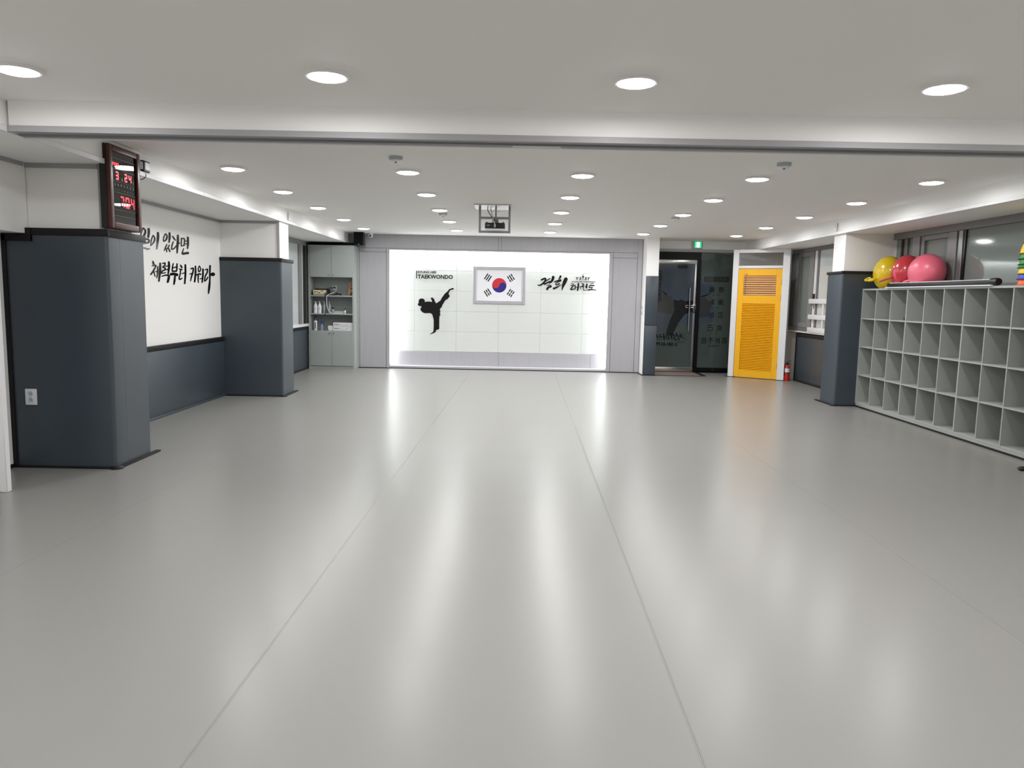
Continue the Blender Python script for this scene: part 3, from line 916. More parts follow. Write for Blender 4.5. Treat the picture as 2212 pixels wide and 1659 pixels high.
# crop of the face: u across 0..1, v up
digit('3', 0.17, 0.29, 0.615, 0.735, 0.034, True)
digit('2', 0.52, 0.64, 0.615, 0.735, 0.034, True)
digit('4', 0.69, 0.81, 0.615, 0.735, 0.034, True)
digit('7', 0.33, 0.47, 0.235, 0.395, 0.036, True)
digit('0', 0.53, 0.69, 0.235, 0.395, 0.036, True)
digit('4', 0.76, 0.90, 0.235, 0.395, 0.036, True)
for k, ch in enumerate('2020'):
    digit(ch, 0.06+0.065*k, 0.11+0.065*k, 0.815, 0.855, 0.014)
for u in (0.47, 0.53, 0.74, 0.80):
    lit = [cb(u, u+0.035, 0.84, 0.846), cb(u, u+0.035, 0.815, 0.821), cb(u+0.025, u+0.035, 0.815, 0.846)]
    boxes('green_numeral', lit, 'led_green', face)
lines = [(0.06, 0.97, 0.915, 0.918), (0.07, 0.95, 0.10, 0.103),
         (0.07, 0.38, 0.76, 0.762), (0.07, 0.38, 0.59, 0.592), (0.07, 0.075, 0.59, 0.762), (0.46, 0.95, 0.76, 0.762), (0.46, 0.95, 0.59, 0.592),
         (0.07, 0.95, 0.435, 0.438), (0.07, 0.95, 0.185, 0.188), (0.07, 0.075, 0.185, 0.438), (0.945, 0.95, 0.185, 0.438)]
boxes('printed_rule', [cb(*l) for l in lines], 'clock_ink', face)
UY = Vector((0, 1, 0)); NX = Vector((1, 0, 0))
def ctext(s, u, v, h, w=None, mt='clock_ink'):
    text_obj('printed_sign', s, (FXc, gy0+GW*u, gz0+GH*v), UY, UZ, NX, h, mt, face, width=w, th=0.0006)
ctext('월', 0.42, 0.635, 0.024)
ctext('일', 0.89, 0.635, 0.024)
ctext('년', 0.37, 0.83, 0.012)
for k, ch in enumerate('일월화수목금토'):
    ctext(ch, 0.13+0.125*k, 0.545, 0.020)
for k, ch in enumerate(('SUN', 'MON', 'TUE', 'WED', 'THU', 'FRI', 'SAT')):
    ctext(ch, 0.13+0.125*k, 0.475, 0.007, 0.026)
ctext('오전', 0.13, 0.36, 0.010)
ctext('오후', 0.13, 0.29, 0.010)
# little black box with a cord on the far corner of the clock pillar
bx = empty('power_adapter', (-3.06, 6.40, 2.36))
tag(bx, 'small black box with a silver side and cord behind the clock', 'adapter')
ab = box('housing', (-3.115, 6.35, 2.37), (-3.055, 6.46, 2.46), 'black', bx, 0.006, 2)
box('silver_plate', (-3.105, 6.344, 2.385), (-3.062, 6.351, 2.447), 'plastic_white', bx, 0.002, 1)
box('silver_plate', (-3.056, 6.365, 2.385), (-3.050, 6.448, 2.447), 'plastic_white', bx, 0.002, 1)
tube('cord', [(-3.075, 6.40, 2.372), (-3.07, 6.41, 2.34), (-3.085, 6.38, 2.31), (-3.11, 6.33, 2.30)], 0.004, 'black', bx)

# ================================================================== WALL SLOGAN (brush letters on the left wall)
XWL = XL+0.001
def onL(x, y):     # crop pixels (290,480) x9.76
    return at(290+x/9.76, 480+y/9.76, 0, XWL)
LINE1 = [
 [[(185, 118, 22), (150, 215, 26), (128, 325, 16)], [(190, 120, 28), (232, 180, 40), (215, 260, 44), (150, 330, 22)], [(302, 130, 44), (305, 220, 50), (292, 325, 40)],
  [(180, 385, 26), (250, 355, 30), (305, 375, 34), (300, 425, 36), (235, 440, 34), (165, 450, 32)], [(170, 455, 26), (155, 535, 26), (225, 545, 34), (280, 568, 30), (322, 555, 26)]],
 [[(395, 272, 18), (358, 380, 24), (345, 500, 14)], [(400, 275, 22), (430, 335, 30), (415, 410, 34), (350, 500, 16)], [(497, 215, 44), (500, 320, 52), (485, 460, 44), (475, 570, 22)]],
 [[(655, 240, 20), (622, 320, 24), (615, 400, 20)], [(660, 242, 22), (690, 290, 30), (672, 365, 36), (622, 408, 22)], [(742, 222, 42), (745, 320, 46), (732, 428, 32)],
  [(690, 465, 22), (660, 530, 28), (630, 602, 20)], [(660, 535, 20), (680, 590, 26), (685, 635, 18)], [(742, 475, 20), (715, 530, 26), (690, 570, 18)], [(705, 530, 20), (735, 580, 32), (752, 625, 26)]],
 [[(805, 290, 22), (835, 340, 34), (868, 385, 22)], [(822, 408, 26), (795, 490, 26), (790, 570, 26), (840, 550, 28), (890, 490, 20)], [(918, 270, 40), (918, 400, 50), (908, 520, 46), (902, 655, 26)], [(915, 445, 30), (957, 440, 30)]],
 [[(992, 330, 22), (992, 420, 26), (988, 512, 18)], [(990, 352, 22), (1050, 345, 28), (1058, 420, 26), (1045, 500, 22)], [(992, 500, 22), (1060, 490, 22)], [(1058, 400, 18), (1120, 392, 22)], [(1058, 460, 18), (1120, 452, 22)],
  [(1128, 312, 40), (1132, 430, 46), (1122, 560, 30)], [(1042, 550, 16), (1022, 610, 26), (1018, 665, 40), (1080, 655, 50), (1140, 648, 54)]],
]
LINE2 = [
 [[(390, 820, 30), (408, 882, 48)], [(372, 922, 24), (430, 905, 34), (465, 925, 26)], [(452, 925, 30), (405, 1020, 36), (345, 1105, 34)], [(405, 1030, 26), (440, 1145, 22)], [(435, 1045, 18), (500, 1035, 20)],
  [(492, 930, 26), (490, 1050, 30), (475, 1178, 20)], [(545, 858, 36), (542, 1020, 52), (518, 1250, 34)]],
 [[(588, 875, 22), (645, 858, 28), (640, 910, 30), (600, 945, 28), (650, 968, 30), (640, 1005, 32), (590, 1030, 30), (575, 1085, 22)], [(580, 1080, 20), (660, 1062, 26)], [(650, 932, 20), (715, 918, 24)], [(655, 1005, 20), (715, 992, 26)],
  [(728, 832, 40), (732, 940, 46), (715, 1088, 34)], [(575, 1142, 22), (650, 1118, 30), (725, 1125, 44), (722, 1190, 50), (702, 1270, 44)]],
 [[(822, 865, 20), (805, 950, 28), (798, 1030, 26)], [(902, 870, 28), (898, 960, 32), (890, 1035, 26)], [(812, 965, 22), (890, 940, 28)], [(798, 1035, 30), (890, 1030, 36)], [(758, 1100, 54), (830, 1090, 60), (912, 1112, 60)], [(858, 1130, 36), (848, 1230, 42), (835, 1315, 30)]],
 [[(972, 900, 26), (1005, 960, 38)], [(945, 985, 24), (1010, 1000, 30)], [(975, 1010, 28), (968, 1090, 26), (945, 1180, 30), (965, 1205, 30), (1012, 1175, 22)], [(1000, 1085, 20), (1060, 1068, 24)], [(1075, 892, 36), (1078, 1080, 40), (1062, 1298, 34)]],
 [[(1185, 985, 24), (1240, 970, 30), (1235, 1050, 32), (1205, 1150, 30), (1185, 1242, 20)], [(1165, 1095, 20), (1235, 1070, 26)], [(1288, 920, 30), (1290, 1080, 38), (1272, 1262, 34)]],
 [[(1372, 915, 16), (1348, 985, 22), (1358, 1045, 24)], [(1372, 918, 18), (1398, 980, 22), (1385, 1030, 24), (1355, 1050, 20)], [(1315, 1115, 28), (1360, 1092, 34), (1405, 1098, 34)], [(1350, 1120, 28), (1345, 1200, 26), (1352, 1280, 18)], [(1378, 1195, 18), (1435, 1180, 22)], [(1448, 982, 34), (1445, 1130, 36), (1428, 1275, 28)]],
 [[(1488, 1010, 22), (1540, 990, 28), (1535, 1060, 30), (1495, 1140, 28), (1478, 1250, 20)], [(1485, 1245, 20), (1525, 1205, 28), (1555, 1150, 18)], [(1598, 912, 38), (1592, 1060, 34), (1592, 1220, 34), (1578, 1380, 46), (1562, 1508, 24)], [(1615, 1105, 50), (1650, 1098, 80), (1688, 1100, 60)]],
]
for lines, lab in ((LINE1, 'upper line of black Korean brush lettering on the white wall'), (LINE2, 'lower line of black Korean brush lettering on the white wall')):
    c = onL(lines[0][0][0][0], lines[0][0][0][1])
    t = empty('wall_lettering', (XWL, c.y+0.5, c.z-0.2))
    tag(t, lab, 'lettering', 'slogan on the wall')
    for st in lines:
        brush_letter('brush_letter', st, onL, NX, 0.002, 'letter_black', t)

# ================================================================== FEATURE WALL ITEMS
YT = YI-0.0005
def onT(px, py):
    return at(px, py, 1, YT)
def c4(x, y):
    return onT(880+x/9.217, 560+y/9.217)
def c5(x, y):
    return onT(1130+x/11.06, 570+y/11.06)
mpt = 14.56/F
hd = empty('wall_lettering', onT(940, 605))
tag(hd, 'black English lettering with a vertical bar above the kicking silhouette', 'lettering')
a, b = c4(208, 255), c4(572, 255)
text_obj('letter', 'KYUNG HEE', (a+b)/2, UX, UZ, NY, 4.6*mpt, 'letter_matte', hd, width=(b-a).length, th=0.004, bold=0.02, split=True)
a, b = c4(207, 345), c4(905, 352)
text_obj('letter', 'TAEKWONDO', (a+b)/2, (b-a).normalized(), UZ, NY, 8.6*mpt, 'letter_matte', hd, width=(b-a).length, th=0.004, bold=0.025, split=True)
a, b = c4(175, 228), c4(190, 382)
box('vertical_bar', (a.x, YT-0.004, b.z), (b.x, YT, a.z), 'letter_matte', hd)
KICK = [(225, 830), (232, 805), (255, 785), (290, 780), (325, 790), (345, 815), (350, 855), (375, 845), (430, 840), (490, 852), (485, 805), (465, 790), (470, 770), (490, 760), (515, 775), (535, 800), (545, 835), (575, 880), (660, 820), (685, 770), (740, 690), (800, 640), (830, 598), (905, 570), (925, 585), (920, 602), (870, 610), (845, 625), (820, 685), (845, 730), (820, 770), (790, 800), (755, 815), (730, 860), (700, 905), (685, 950), (645, 990), (655, 1040), (648, 1080), (662, 1110), (640, 1125), (635, 1200), (635, 1385), (610, 1400), (570, 1410), (563, 1450), (520, 1470), (455, 1495), (450, 1488), (500, 1455), (520, 1430), (525, 1340), (525, 1210), (505, 1130), (490, 1090), (450, 1070), (350, 1075), (300, 1055), (270, 1025), (258, 980), (285, 950), (265, 930), (245, 938), (205, 905), (215, 880), (225, 865)]
bm = bmesh.new()
extrude_poly(bm, [c4(*p) for p in KICK], NY, 0.005)
tag(finish('silhouette_decal', bm, 'letter_matte'), 'black silhouette of a martial artist kicking high on the lit wall', 'wall decal')
lg = empty('wall_lettering', onT(1225, 625))
tag(lg, 'black Korean brush logo with tiny figures beside the flag', 'lettering')
for k, v in LOGO.items():
    brush_letter('brush_letter', v, c5, NY, 0.004, 'letter_matte', lg)
a, b = c5(1162, 425), c5(1735, 430)
text_obj('letter', 'KYUNG HEE TAEKWONDO', (a+b)/2, (b-a).normalized(), UZ, NY, 2.3*mpt, 'letter_matte', lg, width=(b-a).length, th=0.003, bold=0.02, split=True)
FIG = [
 [[(1262, 320, 10), (1300, 335, 14)], [(1300, 330, 16), (1318, 330, 14)], [(1285, 335, 20), (1290, 390, 10)]],
 [[(1375, 315, 14), (1370, 350, 20)], [(1370, 350, 14), (1340, 390, 10)], [(1370, 350, 14), (1392, 390, 10)], [(1345, 325, 8), (1375, 335, 10)]],
 [[(1433, 245, 6), (1433, 300, 16), (1433, 395, 8)], [(1408, 300, 12), (1433, 315, 26), (1458, 300, 12)]],
 [[(1495, 315, 14), (1495, 350, 20)], [(1495, 350, 14), (1468, 390, 10)], [(1495, 350, 14), (1512, 390, 10)], [(1495, 330, 8), (1520, 325, 10)]],
 [[(1605, 320, 10), (1560, 338, 14)], [(1535, 330, 12), (1560, 338, 16)], [(1565, 338, 18), (1558, 395, 8)]],
]
for f in FIG:
    brush_letter('tiny_figure', f, c5, NY, 0.003, 'letter_matte', lg)

# flag in its frame
A, B = onT(1022.5, 575.5), onT(1134.5, 656)
fx0, fx1, fz0, fz1 = A.x, onT(1135.5, 600).x, onT(1080, 656.3).z, onT(1080, 576.3).z
fg = empty('framed_flag', ((fx0+fx1)/2, YT, fz0))
tag(fg, 'framed South Korean flag on the backlit tiled wall', 'flag')
fr = 0.058
for nm, lo, hi in (('frame_side', (fx0, YT-0.03, fz0), (fx0+fr, YT, fz1)), ('frame_side', (fx1-fr, YT-0.03, fz0), (fx1, YT, fz1)), ('frame_rail', (fx0+fr, YT-0.03, fz0), (fx1-fr, YT, fz0+fr)), ('frame_rail', (fx0+fr, YT-0.03, fz1-fr), (fx1-fr, YT, fz1))):
    box(nm, lo, hi, 'grey_wood', fg, 0.004, 1)
sh = box('flag_sheet', (fx0+fr, YT-0.012, fz0+fr), (fx1-fr, YT, fz1-fr), 'flag_white', fg)
box('sheet_edge', (fx0+fr+0.012, YT-0.014, fz0+fr+0.012), (fx0+fr+0.018, YT-0.012, fz1-fr-0.02), 'plastic_grey', sh)
box('sheet_edge', (fx1-fr-0.018, YT-0.014, fz0+fr+0.012), (fx1-fr-0.012, YT-0.012, fz1-fr-0.02), 'plastic_grey', sh)
FC = Vector(((fx0+fx1)/2, YT-0.012, (fz0+fz1)/2))
Rr = 14.2*14.55/F*1.08
tilt = -math.atan2(2, 3)+math.radians(18)
def tq(pts):
    return [FC + Vector((x, 0, z)) for x, z in pts]
def arc(cx, cz, r, a0, a1, n=20):
    return [(cx+r*math.cos(a0+(a1-a0)*k/n), cz+r*math.sin(a0+(a1-a0)*k/n)) for k in range(n+1)]
def rot(pts, t):
    return [(x*math.cos(t)-z*math.sin(t), x*math.sin(t)+z*math.cos(t)) for x, z in pts]
# red: upper half; S-curve along the diameter
up = arc(0, 0, Rr, 0, math.pi, 32) + arc(-Rr/2, 0, Rr/2, math.pi, 2*math.pi, 20)[1:] + arc(Rr/2, 0, Rr/2, math.pi, 0, 20)[1:-1]
dn = arc(0, 0, Rr, math.pi, 2*math.pi, 32) + arc(Rr/2, 0, Rr/2, 0, math.pi, 20)[1:] + arc(-Rr/2, 0, Rr/2, 2*math.pi, math.pi, 20)[1:-1]
TW = math.radians(-12)
for nm, pts, mt_ in (('red_half', up, 'flag_red'), ('blue_half', dn, 'flag_blue')):
    bm = bmesh.new()
    extrude_poly(bm, tq(rot(pts, TW)), NY, 0.002)
    finish(nm, bm, mt_, sh)
TRI = {(-1, 1): (1, 1, 1), (1, 1): (0, 1, 0), (-1, -1): (1, 0, 1), (1, -1): (0, 0, 0)}
for (sx, sz), pat in TRI.items():
    cx, cz = sx*24.6*mpt, sz*16.0*mpt
    d = Vector((sx, sz*0.667)).normalized()
    d = Vector((cx, cz)).normalized()
    nrm = Vector((-d.y, d.x))
    for k, solid in enumerate(pat):
        off = (k-1)*4.5*mpt
        c0 = Vector((cx, cz)) + d*off
        L2, w2_ = 7.0*mpt, 1.15*mpt
        segs = [(-L2, L2)] if solid else [(-L2, -0.65*mpt), (0.65*mpt, L2)]
        for s0, s1 in segs:
            bm = bmesh.new()
            P4 = [c0+nrm*s0-d*w2_, c0+nrm*s1-d*w2_, c0+nrm*s1+d*w2_, c0+nrm*s0+d*w2_]
            extrude_poly(bm, tq([(p.x, p.y) for p in P4]), NY, 0.002)
            finish('trigram_bar', bm, 'letter_matte', sh)

# ================================================================== GREY STORAGE CABINET
cab = empty('storage_cabinet', (-3.34, 14.15, 0))
tag(cab, 'tall grey storage cabinet with open middle shelves at the far corner', 'cabinet')
cx0, cx1, cyf, cyb = -3.765, -2.925, 13.95, 14.32
box('side_panel', (cx0, cyf, 0), (cx0+0.03, cyb, 2.275), 'cabinet', cab)
box('side_panel', (cx1-0.03, cyf, 0), (cx1, cyb, 2.275), 'cabinet', cab)
box('back_panel', (cx0+0.03, cyb-0.01, 0.0), (cx1-0.03, cyb, 2.275), 'cabinet', cab)
box('plinth', (cx0+0.03, cyf+0.012, 0), (cx1-0.03, cyf+0.03, 0.055), 'cabinet', cab)
for z in (0.055, 0.690, 1.008, 1.340, 1.695, 2.255):
    box('shelf_board', (cx0+0.03, cyf+0.012 if z in (0.055, 0.69, 1.695, 2.255) else cyf+0.004, z), (cx1-0.03, cyb-0.01, z+0.022), 'cabinet', cab, 0.001, 1)
xm = (cx0+cx1)/2+0.005
for z0, z1, kz in ((0.062, 0.715, 0.665), (1.695, 2.27, 1.735)):
    for s, (a, b) in enumerate(((cx0+0.028, xm-0.002), (xm+0.002, cx1-0.028))):
        d = box('door', (a, cyf-0.006, z0), (b, cyf+0.012, z1), 'cabinet', cab, 0.0015, 1)
        kx = (b-0.035) if s == 0 else (a+0.035)
        lathe('knob', [(0, -0.022), (0.010, -0.022), (0.012, -0.014), (0.006, -0.008), (0.006, 0)], (kx, cyf-0.006, kz), 'steel', d, axis='y', n=16)
box('gap_shade_board', (cx0, cyf+0.06, 2.275), (cx1, cyb, 2.33), 'black_matte', cab)  # black board paints in the shade of the gap above the cabinet
def onC(px, py, y=14.05):
    return at(px, py, 1, y)
# shelf 1 (z=1.362): amplifier with a black unit on top, outlet, cords, wooden board
Z1, Z2, Z3 = 1.362, 1.030, 0.712
am = empty('amplifier', (-3.58, 14.08, Z1))
tag(am, 'cream fronted amplifier on the upper open cabinet shelf', 'amplifier')
box('case', (-3.70, 14.01, Z1), (-3.43, 14.24, Z1+0.100), 'black', am, 0.003, 1)
fp = box('front_plate', (-3.69, 14.0, Z1+0.006), (-3.44, 14.01, Z1+0.096), 'cream', am, 0.002, 1)
for k, (x, z, r) in enumerate([(-3.655, .06, .010), (-3.625, .062, .007), (-3.60, .062, .007), (-3.572, .045, .010), (-3.665, .022, .005), (-3.64, .022, .005), (-3.61, .022, .005), (-3.585, .022, .005), (-3.55, .022, .005), (-3.52, .022, .005), (-3.495, .022, .005), (-3.47, .03, .012)]):
    lathe('knob', [(0, -0.012), (r, -0.012), (r, 0)], (x, 14.0, Z1+z), 'black', fp, axis='y', n=12)
box('display', (-3.55, 13.998, Z1+0.072), (-3.505, 14.0, Z1+0.084), 'black', fp)
u = empty('receiver', (-3.56, 14.1, Z1+0.1))
tag(u, 'flat black receiver lying on top of the cream amplifier', 'receiver')
box('body', (-3.66, 14.02, Z1+0.100), (-3.43, 14.20, Z1+0.126), 'black', u, 0.004, 1)
box('top_plate', (-3.61, 14.03, Z1+0.126), (-3.49, 14.16, Z1+0.132), 'plastic_grey', u)
so = empty('power_outlet', (-3.36, 14.30, Z1+0.09))
tag(so, 'white power outlet with black plug inside the cabinet', 'outlet')
box('plate', (-3.40, 14.30, Z1+0.085), (-3.32, 14.31, Z1+0.18), 'plastic_white', so, 0.003, 1)
lathe('plug', [(0, -0.04), (0.014, -0.04), (0.017, -0.01), (0.017, 0)], (-3.36, 14.30, Z1+0.148), 'black', so, axis='y', n=16)
tube('plug_cord', [(-3.36, 14.262, Z1+0.148), (-3.40, 14.255, Z1+0.142), (-3.47, 14.225, Z1+0.135)], 0.004, 'black', so)
cc = empty('cable_bundle', (-3.3, 14.2, Z1))
tag(cc, 'coil of black cable on the upper open cabinet shelf', 'cable')
for k in range(3):
    tube('cable_loop', [(-3.33+0.02*k, 14.2, Z1+0.008), (-3.29, 14.15-0.01*k, Z1+0.03+0.006*k), (-3.235+0.01*k, 14.17, Z1+0.022), (-3.22, 14.22, Z1+0.008), (-3.30, 14.24, Z1+0.012)], 0.005, 'black', cc)
ad = empty('power_adapter', (-3.33, 14.26, Z1))
tag(ad, 'dark plug adapter beneath the outlet in the cabinet', 'adapter')
box('adapter_body', (-3.40, 14.24, Z1+0.012), (-3.345, 14.31, Z1+0.078), 'plastic_dim', ad, 0.004, 1)
box('adapter_foot', (-3.40, 14.25, Z1), (-3.36, 14.31, Z1+0.012), 'black', ad)
wb = empty('wooden_board', (-3.02, 14.2, Z1))
tag(wb, 'tan breaking board with a dark stamp leaning in the cabinet', 'board')
bbd = box('board', (-3.085, 14.18, Z1), (-2.957, 14.20, Z1+0.255), 'board_tan', wb, 0.003, 1)
brush_letter('stamp_mark', [[(-3.04, 0.14, .012), (-3.02, 0.13, .014), (-3.0, 0.145, .010)], [(-3.05, 0.01, .014), (-3.02, 0.04, .018), (-2.985, 0.07, .012)], [(-3.02, 0.05, .020), (-3.0, 0.04, .022)], [(-3.02, 0.25, .005), (-3.02, 0.17, .005)]], lambda x, z: Vector((x, 14.18, Z1+z)), NY, 0.0006, 'clock_wood', wb)
# hanging cords
hc = empty('hanging_cord', (-3.46, 13.97, Z2-0.02))
tag(hc, 'thick black cord hanging down over the cabinet shelves', 'cord')
tube('cord', [(-3.44, 14.02, Z1+0.11), (-3.425, 13.97, Z1+0.07), (-3.445, 13.935, Z1), (-3.445, 13.935, Z1-0.08), (-3.45, 13.935, Z2+0.05), (-3.465, 13.935, Z2-0.04)], lambda t: 0.010 if t < .45 else 0.006, 'black', hc)
hw = empty('hanging_cord', (-3.36, 13.97, Z2))
tag(hw, 'thin white cord looping from the outlet to the lower shelf', 'cord')
tube('cord', [(-3.31, 14.26, Z1+0.10), (-3.32, 14.1, Z1+0.06), (-3.41, 13.96, Z1+0.005), (-3.425, 13.935, Z1-0.06), (-3.425, 13.935, Z2+0.18), (-3.41, 13.935, Z2+0.10), (-3.35, 13.935, Z2+0.012), (-3.2, 13.94, Z2+0.0), (-3.14, 13.96, Z2+0.006)], 0.005, 'plastic_white', hw)
# shelf 2 bottles
def pump_bottle(x, y, z, h, r, label, body, with_label=True, slim=False):
    t = empty('pump_bottle', (x, y, z))
    tag(t, label, 'bottle')
    lathe('body', [(0, 0), (r, 0), (r, h*0.62), (r*0.75, h*0.70), (r*0.32, h*0.86), (r*0.3, h*0.90), (0, h*0.90)], (x, y, z), body, t, n=20)
    lathe('pump_neck', [(r*0.18, h*0.88), (r*0.18, h*0.97), (r*0.3, h*0.97), (r*0.3, h), (0, h)], (x, y, z), 'bottle_white', t, n=14)
    box('pump_spout', (x-r*0.85, y-0.006, z+h*0.955), (x+r*0.3, y+0.006, z+h*0.99), 'bottle_white', t, 0.002, 1)
    if with_label:
        lathe('label_mark', [(0, -0.0015), (0.008, -0.0015), (0.008, 0)], (x, y-r, z+h*0.42), 'label_red', t, axis='y', n=10)
        box('label_text', (x-0.012, y-r-0.001, z+h*0.27), (x+0.014, y-r+0.001, z+h*0.29), 'print_grey', t)
    return t
pump_bottle(-3.655, 14.03, Z2, 0.215, 0.034, 'white pump bottle on the middle shelf nearest the cabinet side', 'bottle_white')
pump_bottle(-3.580, 14.03, Z2, 0.215, 0.034, 'white pump bottle on the middle shelf, second from the cabinet side', 'bottle_white')
pump_bottle(-3.50, 14.06, Z2, 0.215, 0.026, 'clear pump bottle next to the white pump bottles', 'bottle_clear', False)
pump_bottle(-3.405, 14.06, Z2, 0.215, 0.026, 'clear pump bottle behind the hanging white cord', 'bottle_clear', False)
j = empty('small_jar', (-3.34, 14.05, Z2))
tag(j, 'clear little jar with black lid on the middle cabinet shelf', 'jar')
lathe('body', [(0, 0), (0.024, 0), (0.024, 0.07), (0.018, 0.082), (0, 0.082)], (-3.34, 14.05, Z2), 'bottle_clear', j, n=18)
lathe('lid', [(0.021, 0.082), (0.021, 0.112), (0, 0.112)], (-3.34, 14.05, Z2), 'black', j, n=18)
bxx = empty('flat_box', (-3.22, 14.05, Z2))
tag(bxx, 'long pale grey flat box on the middle cabinet shelf', 'box')
box('carton', (-3.315, 14.02, Z2), (-3.12, 14.10, Z2+0.038), 'plastic_grey', bxx, 0.002, 1)
box('carton_lid', (-3.317, 14.018, Z2+0.038), (-3.118, 14.102, Z2+0.046), 'plastic_grey', bxx, 0.001, 1)
gb = empty('glue_bottle', (-3.10, 14.0, Z2))
tag(gb, 'small white and yellow bottle with a blue nozzle', 'bottle')
lathe('body', [(0, 0), (0.016, 0), (0.016, 0.055), (0.009, 0.066), (0, 0.066)], (-3.10, 13.99, Z2), 'bottle_white', gb, n=16)
lathe('label_band', [(0.0165, 0.008), (0.0165, 0.03)], (-3.10, 13.99, Z2), 'bottle_yellow', gb, n=16)
lathe('nozzle', [(0.012, 0.062), (0.008, 0.085), (0.004, 0.11), (0, 0.11)], (-3.10, 13.99, Z2), 'cap_blue', gb, n=14)
# shelf 3
sc_ = empty('spray_can', (-3.66, 14.03, Z3))
tag(sc_, 'white spray can with a blue cap on the lowest open shelf', 'spray can')
lathe('body', [(0, 0), (0.028, 0), (0.029, 0.004), (0.029, 0.172), (0.024, 0.182), (0, 0.182)], (-3.66, 14.03, Z3), 'bottle_white', sc_, n=20)
lathe('cap', [(0.027, 0.182), (0.027, 0.205), (0.02, 0.222), (0.009, 0.226), (0, 0.226)], (-3.66, 14.03, Z3), 'bottle_blue', sc_, n=20)
box('printed_strip', (-3.668, 13.999, Z3+0.03), (-3.648, 14.002, Z3+0.15), 'print_grey', sc_)
sp = empty('trigger_sprayer', (-3.545, 14.04, Z3))
tag(sp, 'clear spray bottle with a blue trigger on the lowest open shelf', 'spray bottle')
lathe('body', [(0, 0), (0.030, 0), (0.030, 0.05), (0.026, 0.085), (0.012, 0.118), (0.012, 0.125), (0, 0.125)], (-3.545, 14.04, Z3), 'spray_blue', sp, n=20)
lathe('collar', [(0.014, 0.12), (0.014, 0.145), (0, 0.145)], (-3.545, 14.04, Z3), 'bottle_blue', sp, n=14)
box('trigger_head', (-3.572, 14.03, Z3+0.145), (-3.505, 14.05, Z3+0.17), 'bottle_blue', sp, 0.005, 2)
box('trigger', (-3.515, 14.035, Z3+0.115), (-3.505, 14.045, Z3+0.15), 'bottle_blue', sp, 0.002, 1)
sb = empty('small_box', (-3.39, 14.06, Z3))
tag(sb, 'little white carton with dark top beside the stacked cartons', 'box')
box('carton', (-3.42, 14.02, Z3), (-3.335, 14.12, Z3+0.09), 'carton', sb, 0.002, 1)
box('carton_flap', (-3.425, 14.015, Z3+0.02), (-3.395, 14.02, Z3+0.085), 'carton', sb)
box('carton_top', (-3.35, 14.03, Z3+0.09), (-3.335, 14.11, Z3+0.11), 'black', sb)
for k, lab in ((0, 'long white printed carton, lower of the stacked pair'), (1, 'long white printed carton, upper of the stacked pair')):
    z = Z3+0.076*k
    t = empty('long_carton', (-3.14, 14.08, z))
    tag(t, lab, 'carton', 'white cartons in the cabinet')
    box('carton', (-3.328, 14.0, z), (-2.958, 14.18, z+0.074), 'carton', t, 0.002, 1)
    box('printed_name', (-3.31, 13.9988, z+0.032), (-3.215, 14.0, z+0.043), 'print_grey', t)
    tube('carton_handle', [(-3.185, 13.998, z+0.045), (-3.175, 13.998, z+0.03), (-3.13, 13.998, z+0.022), (-3.085, 13.998, z+0.03), (-3.075, 13.998, z+0.045)], 0.0025, 'plastic_grey', t, 6)
    for x in (-3.185, -3.075):
        box('handle_slot', (x-0.004, 13.9985, z+0.03), (x+0.004, 14.0, z+0.05), 'print_grey', t)

# speaker and dome camera
spk = empty('wall_speaker', (-2.83, 14.0, 2.275))
tag(spk, 'black box loudspeaker mounted above the storage cabinet', 'speaker')
box('cabinet_box', (-2.925, 13.93, 2.28), (-2.745, 14.10, CEIL-0.002), 'black', spk, 0.006, 2)
box('grille', (-2.918, 13.924, 2.287), (-2.752, 13.93, CEIL-0.008), 'black_matte', spk, 0.002, 1)
box('badge', (-2.845, 13.922, 2.295), (-2.815, 13.924, 2.302), 'steel', spk)
box('bracket', (-2.86, 14.10, 2.36), (-2.81, 14.33, 2.42), 'black', spk, 0.004, 1)
tube('speaker_cord', [(-2.93, 14.05, 2.31), (-2.97, 14.0, 2.30), (-3.0, 13.99, 2.285), (-3.06, 14.02, 2.30)], 0.004, 'black', spk)
dc = empty('dome_camera', (-2.675, 14.25, CEIL))
tag(dc, 'small white dome camera hanging in the far ceiling corner', 'camera')
lathe('mount', [(0, 0), (0.05, 0), (0.05, -0.022), (0, -0.022)], (-2.675, 14.25, CEIL), 'plastic_white', dc, n=24)
lathe('dome', [(0.046, -0.022), (0.042, -0.05), (0.028, -0.072), (0, -0.08)], (-2.675, 14.25, CEIL), 'plastic_white', dc, n=24)
lathe('lens', [(0, -0.05), (0.016, -0.048), (0.018, -0.03)], (-2.668, 14.25, CEIL-0.045), 'black_gloss', dc, axis='y', n=18)

# ================================================================== PROJECTOR IN ITS HANGING FRAME
PY = 9.75
def onP(px, py):
    return at(px, py, 1, PY)
pl, pr_ = onP(1036.5, 480).x, onP(1100.5, 480).x
pb, pmid = onP(1066, 503.5).z, onP(1066, 471).z
pj = empty('projector_mount', ((pl+pr_)/2, PY, CEIL))
tag(pj, 'grey metal hanging frame with ceiling plate around the projector', 'mount')
g = 0.014
box('ceiling_plate', (pl-0.06, PY-0.38, CEIL-0.012), (pr_+0.02, PY+0.12, CEIL), 'steel', pj, 0.003, 1)
for x in (pl, pr_):
    box('hanger', (x-g, PY-g, pb), (x+g, PY+g, CEIL-0.012), 'grey_paint_metal', pj, 0.002, 1)
box('crossbar', (pl+g, PY-g, pmid-g), (pr_-g, PY+g, pmid+g), 'grey_paint_metal', pj, 0.002, 1)
box('crossbar', (pl+g, PY-g, pb), (pr_-g, PY+g, pb+2*g), 'grey_paint_metal', pj, 0.002, 1)
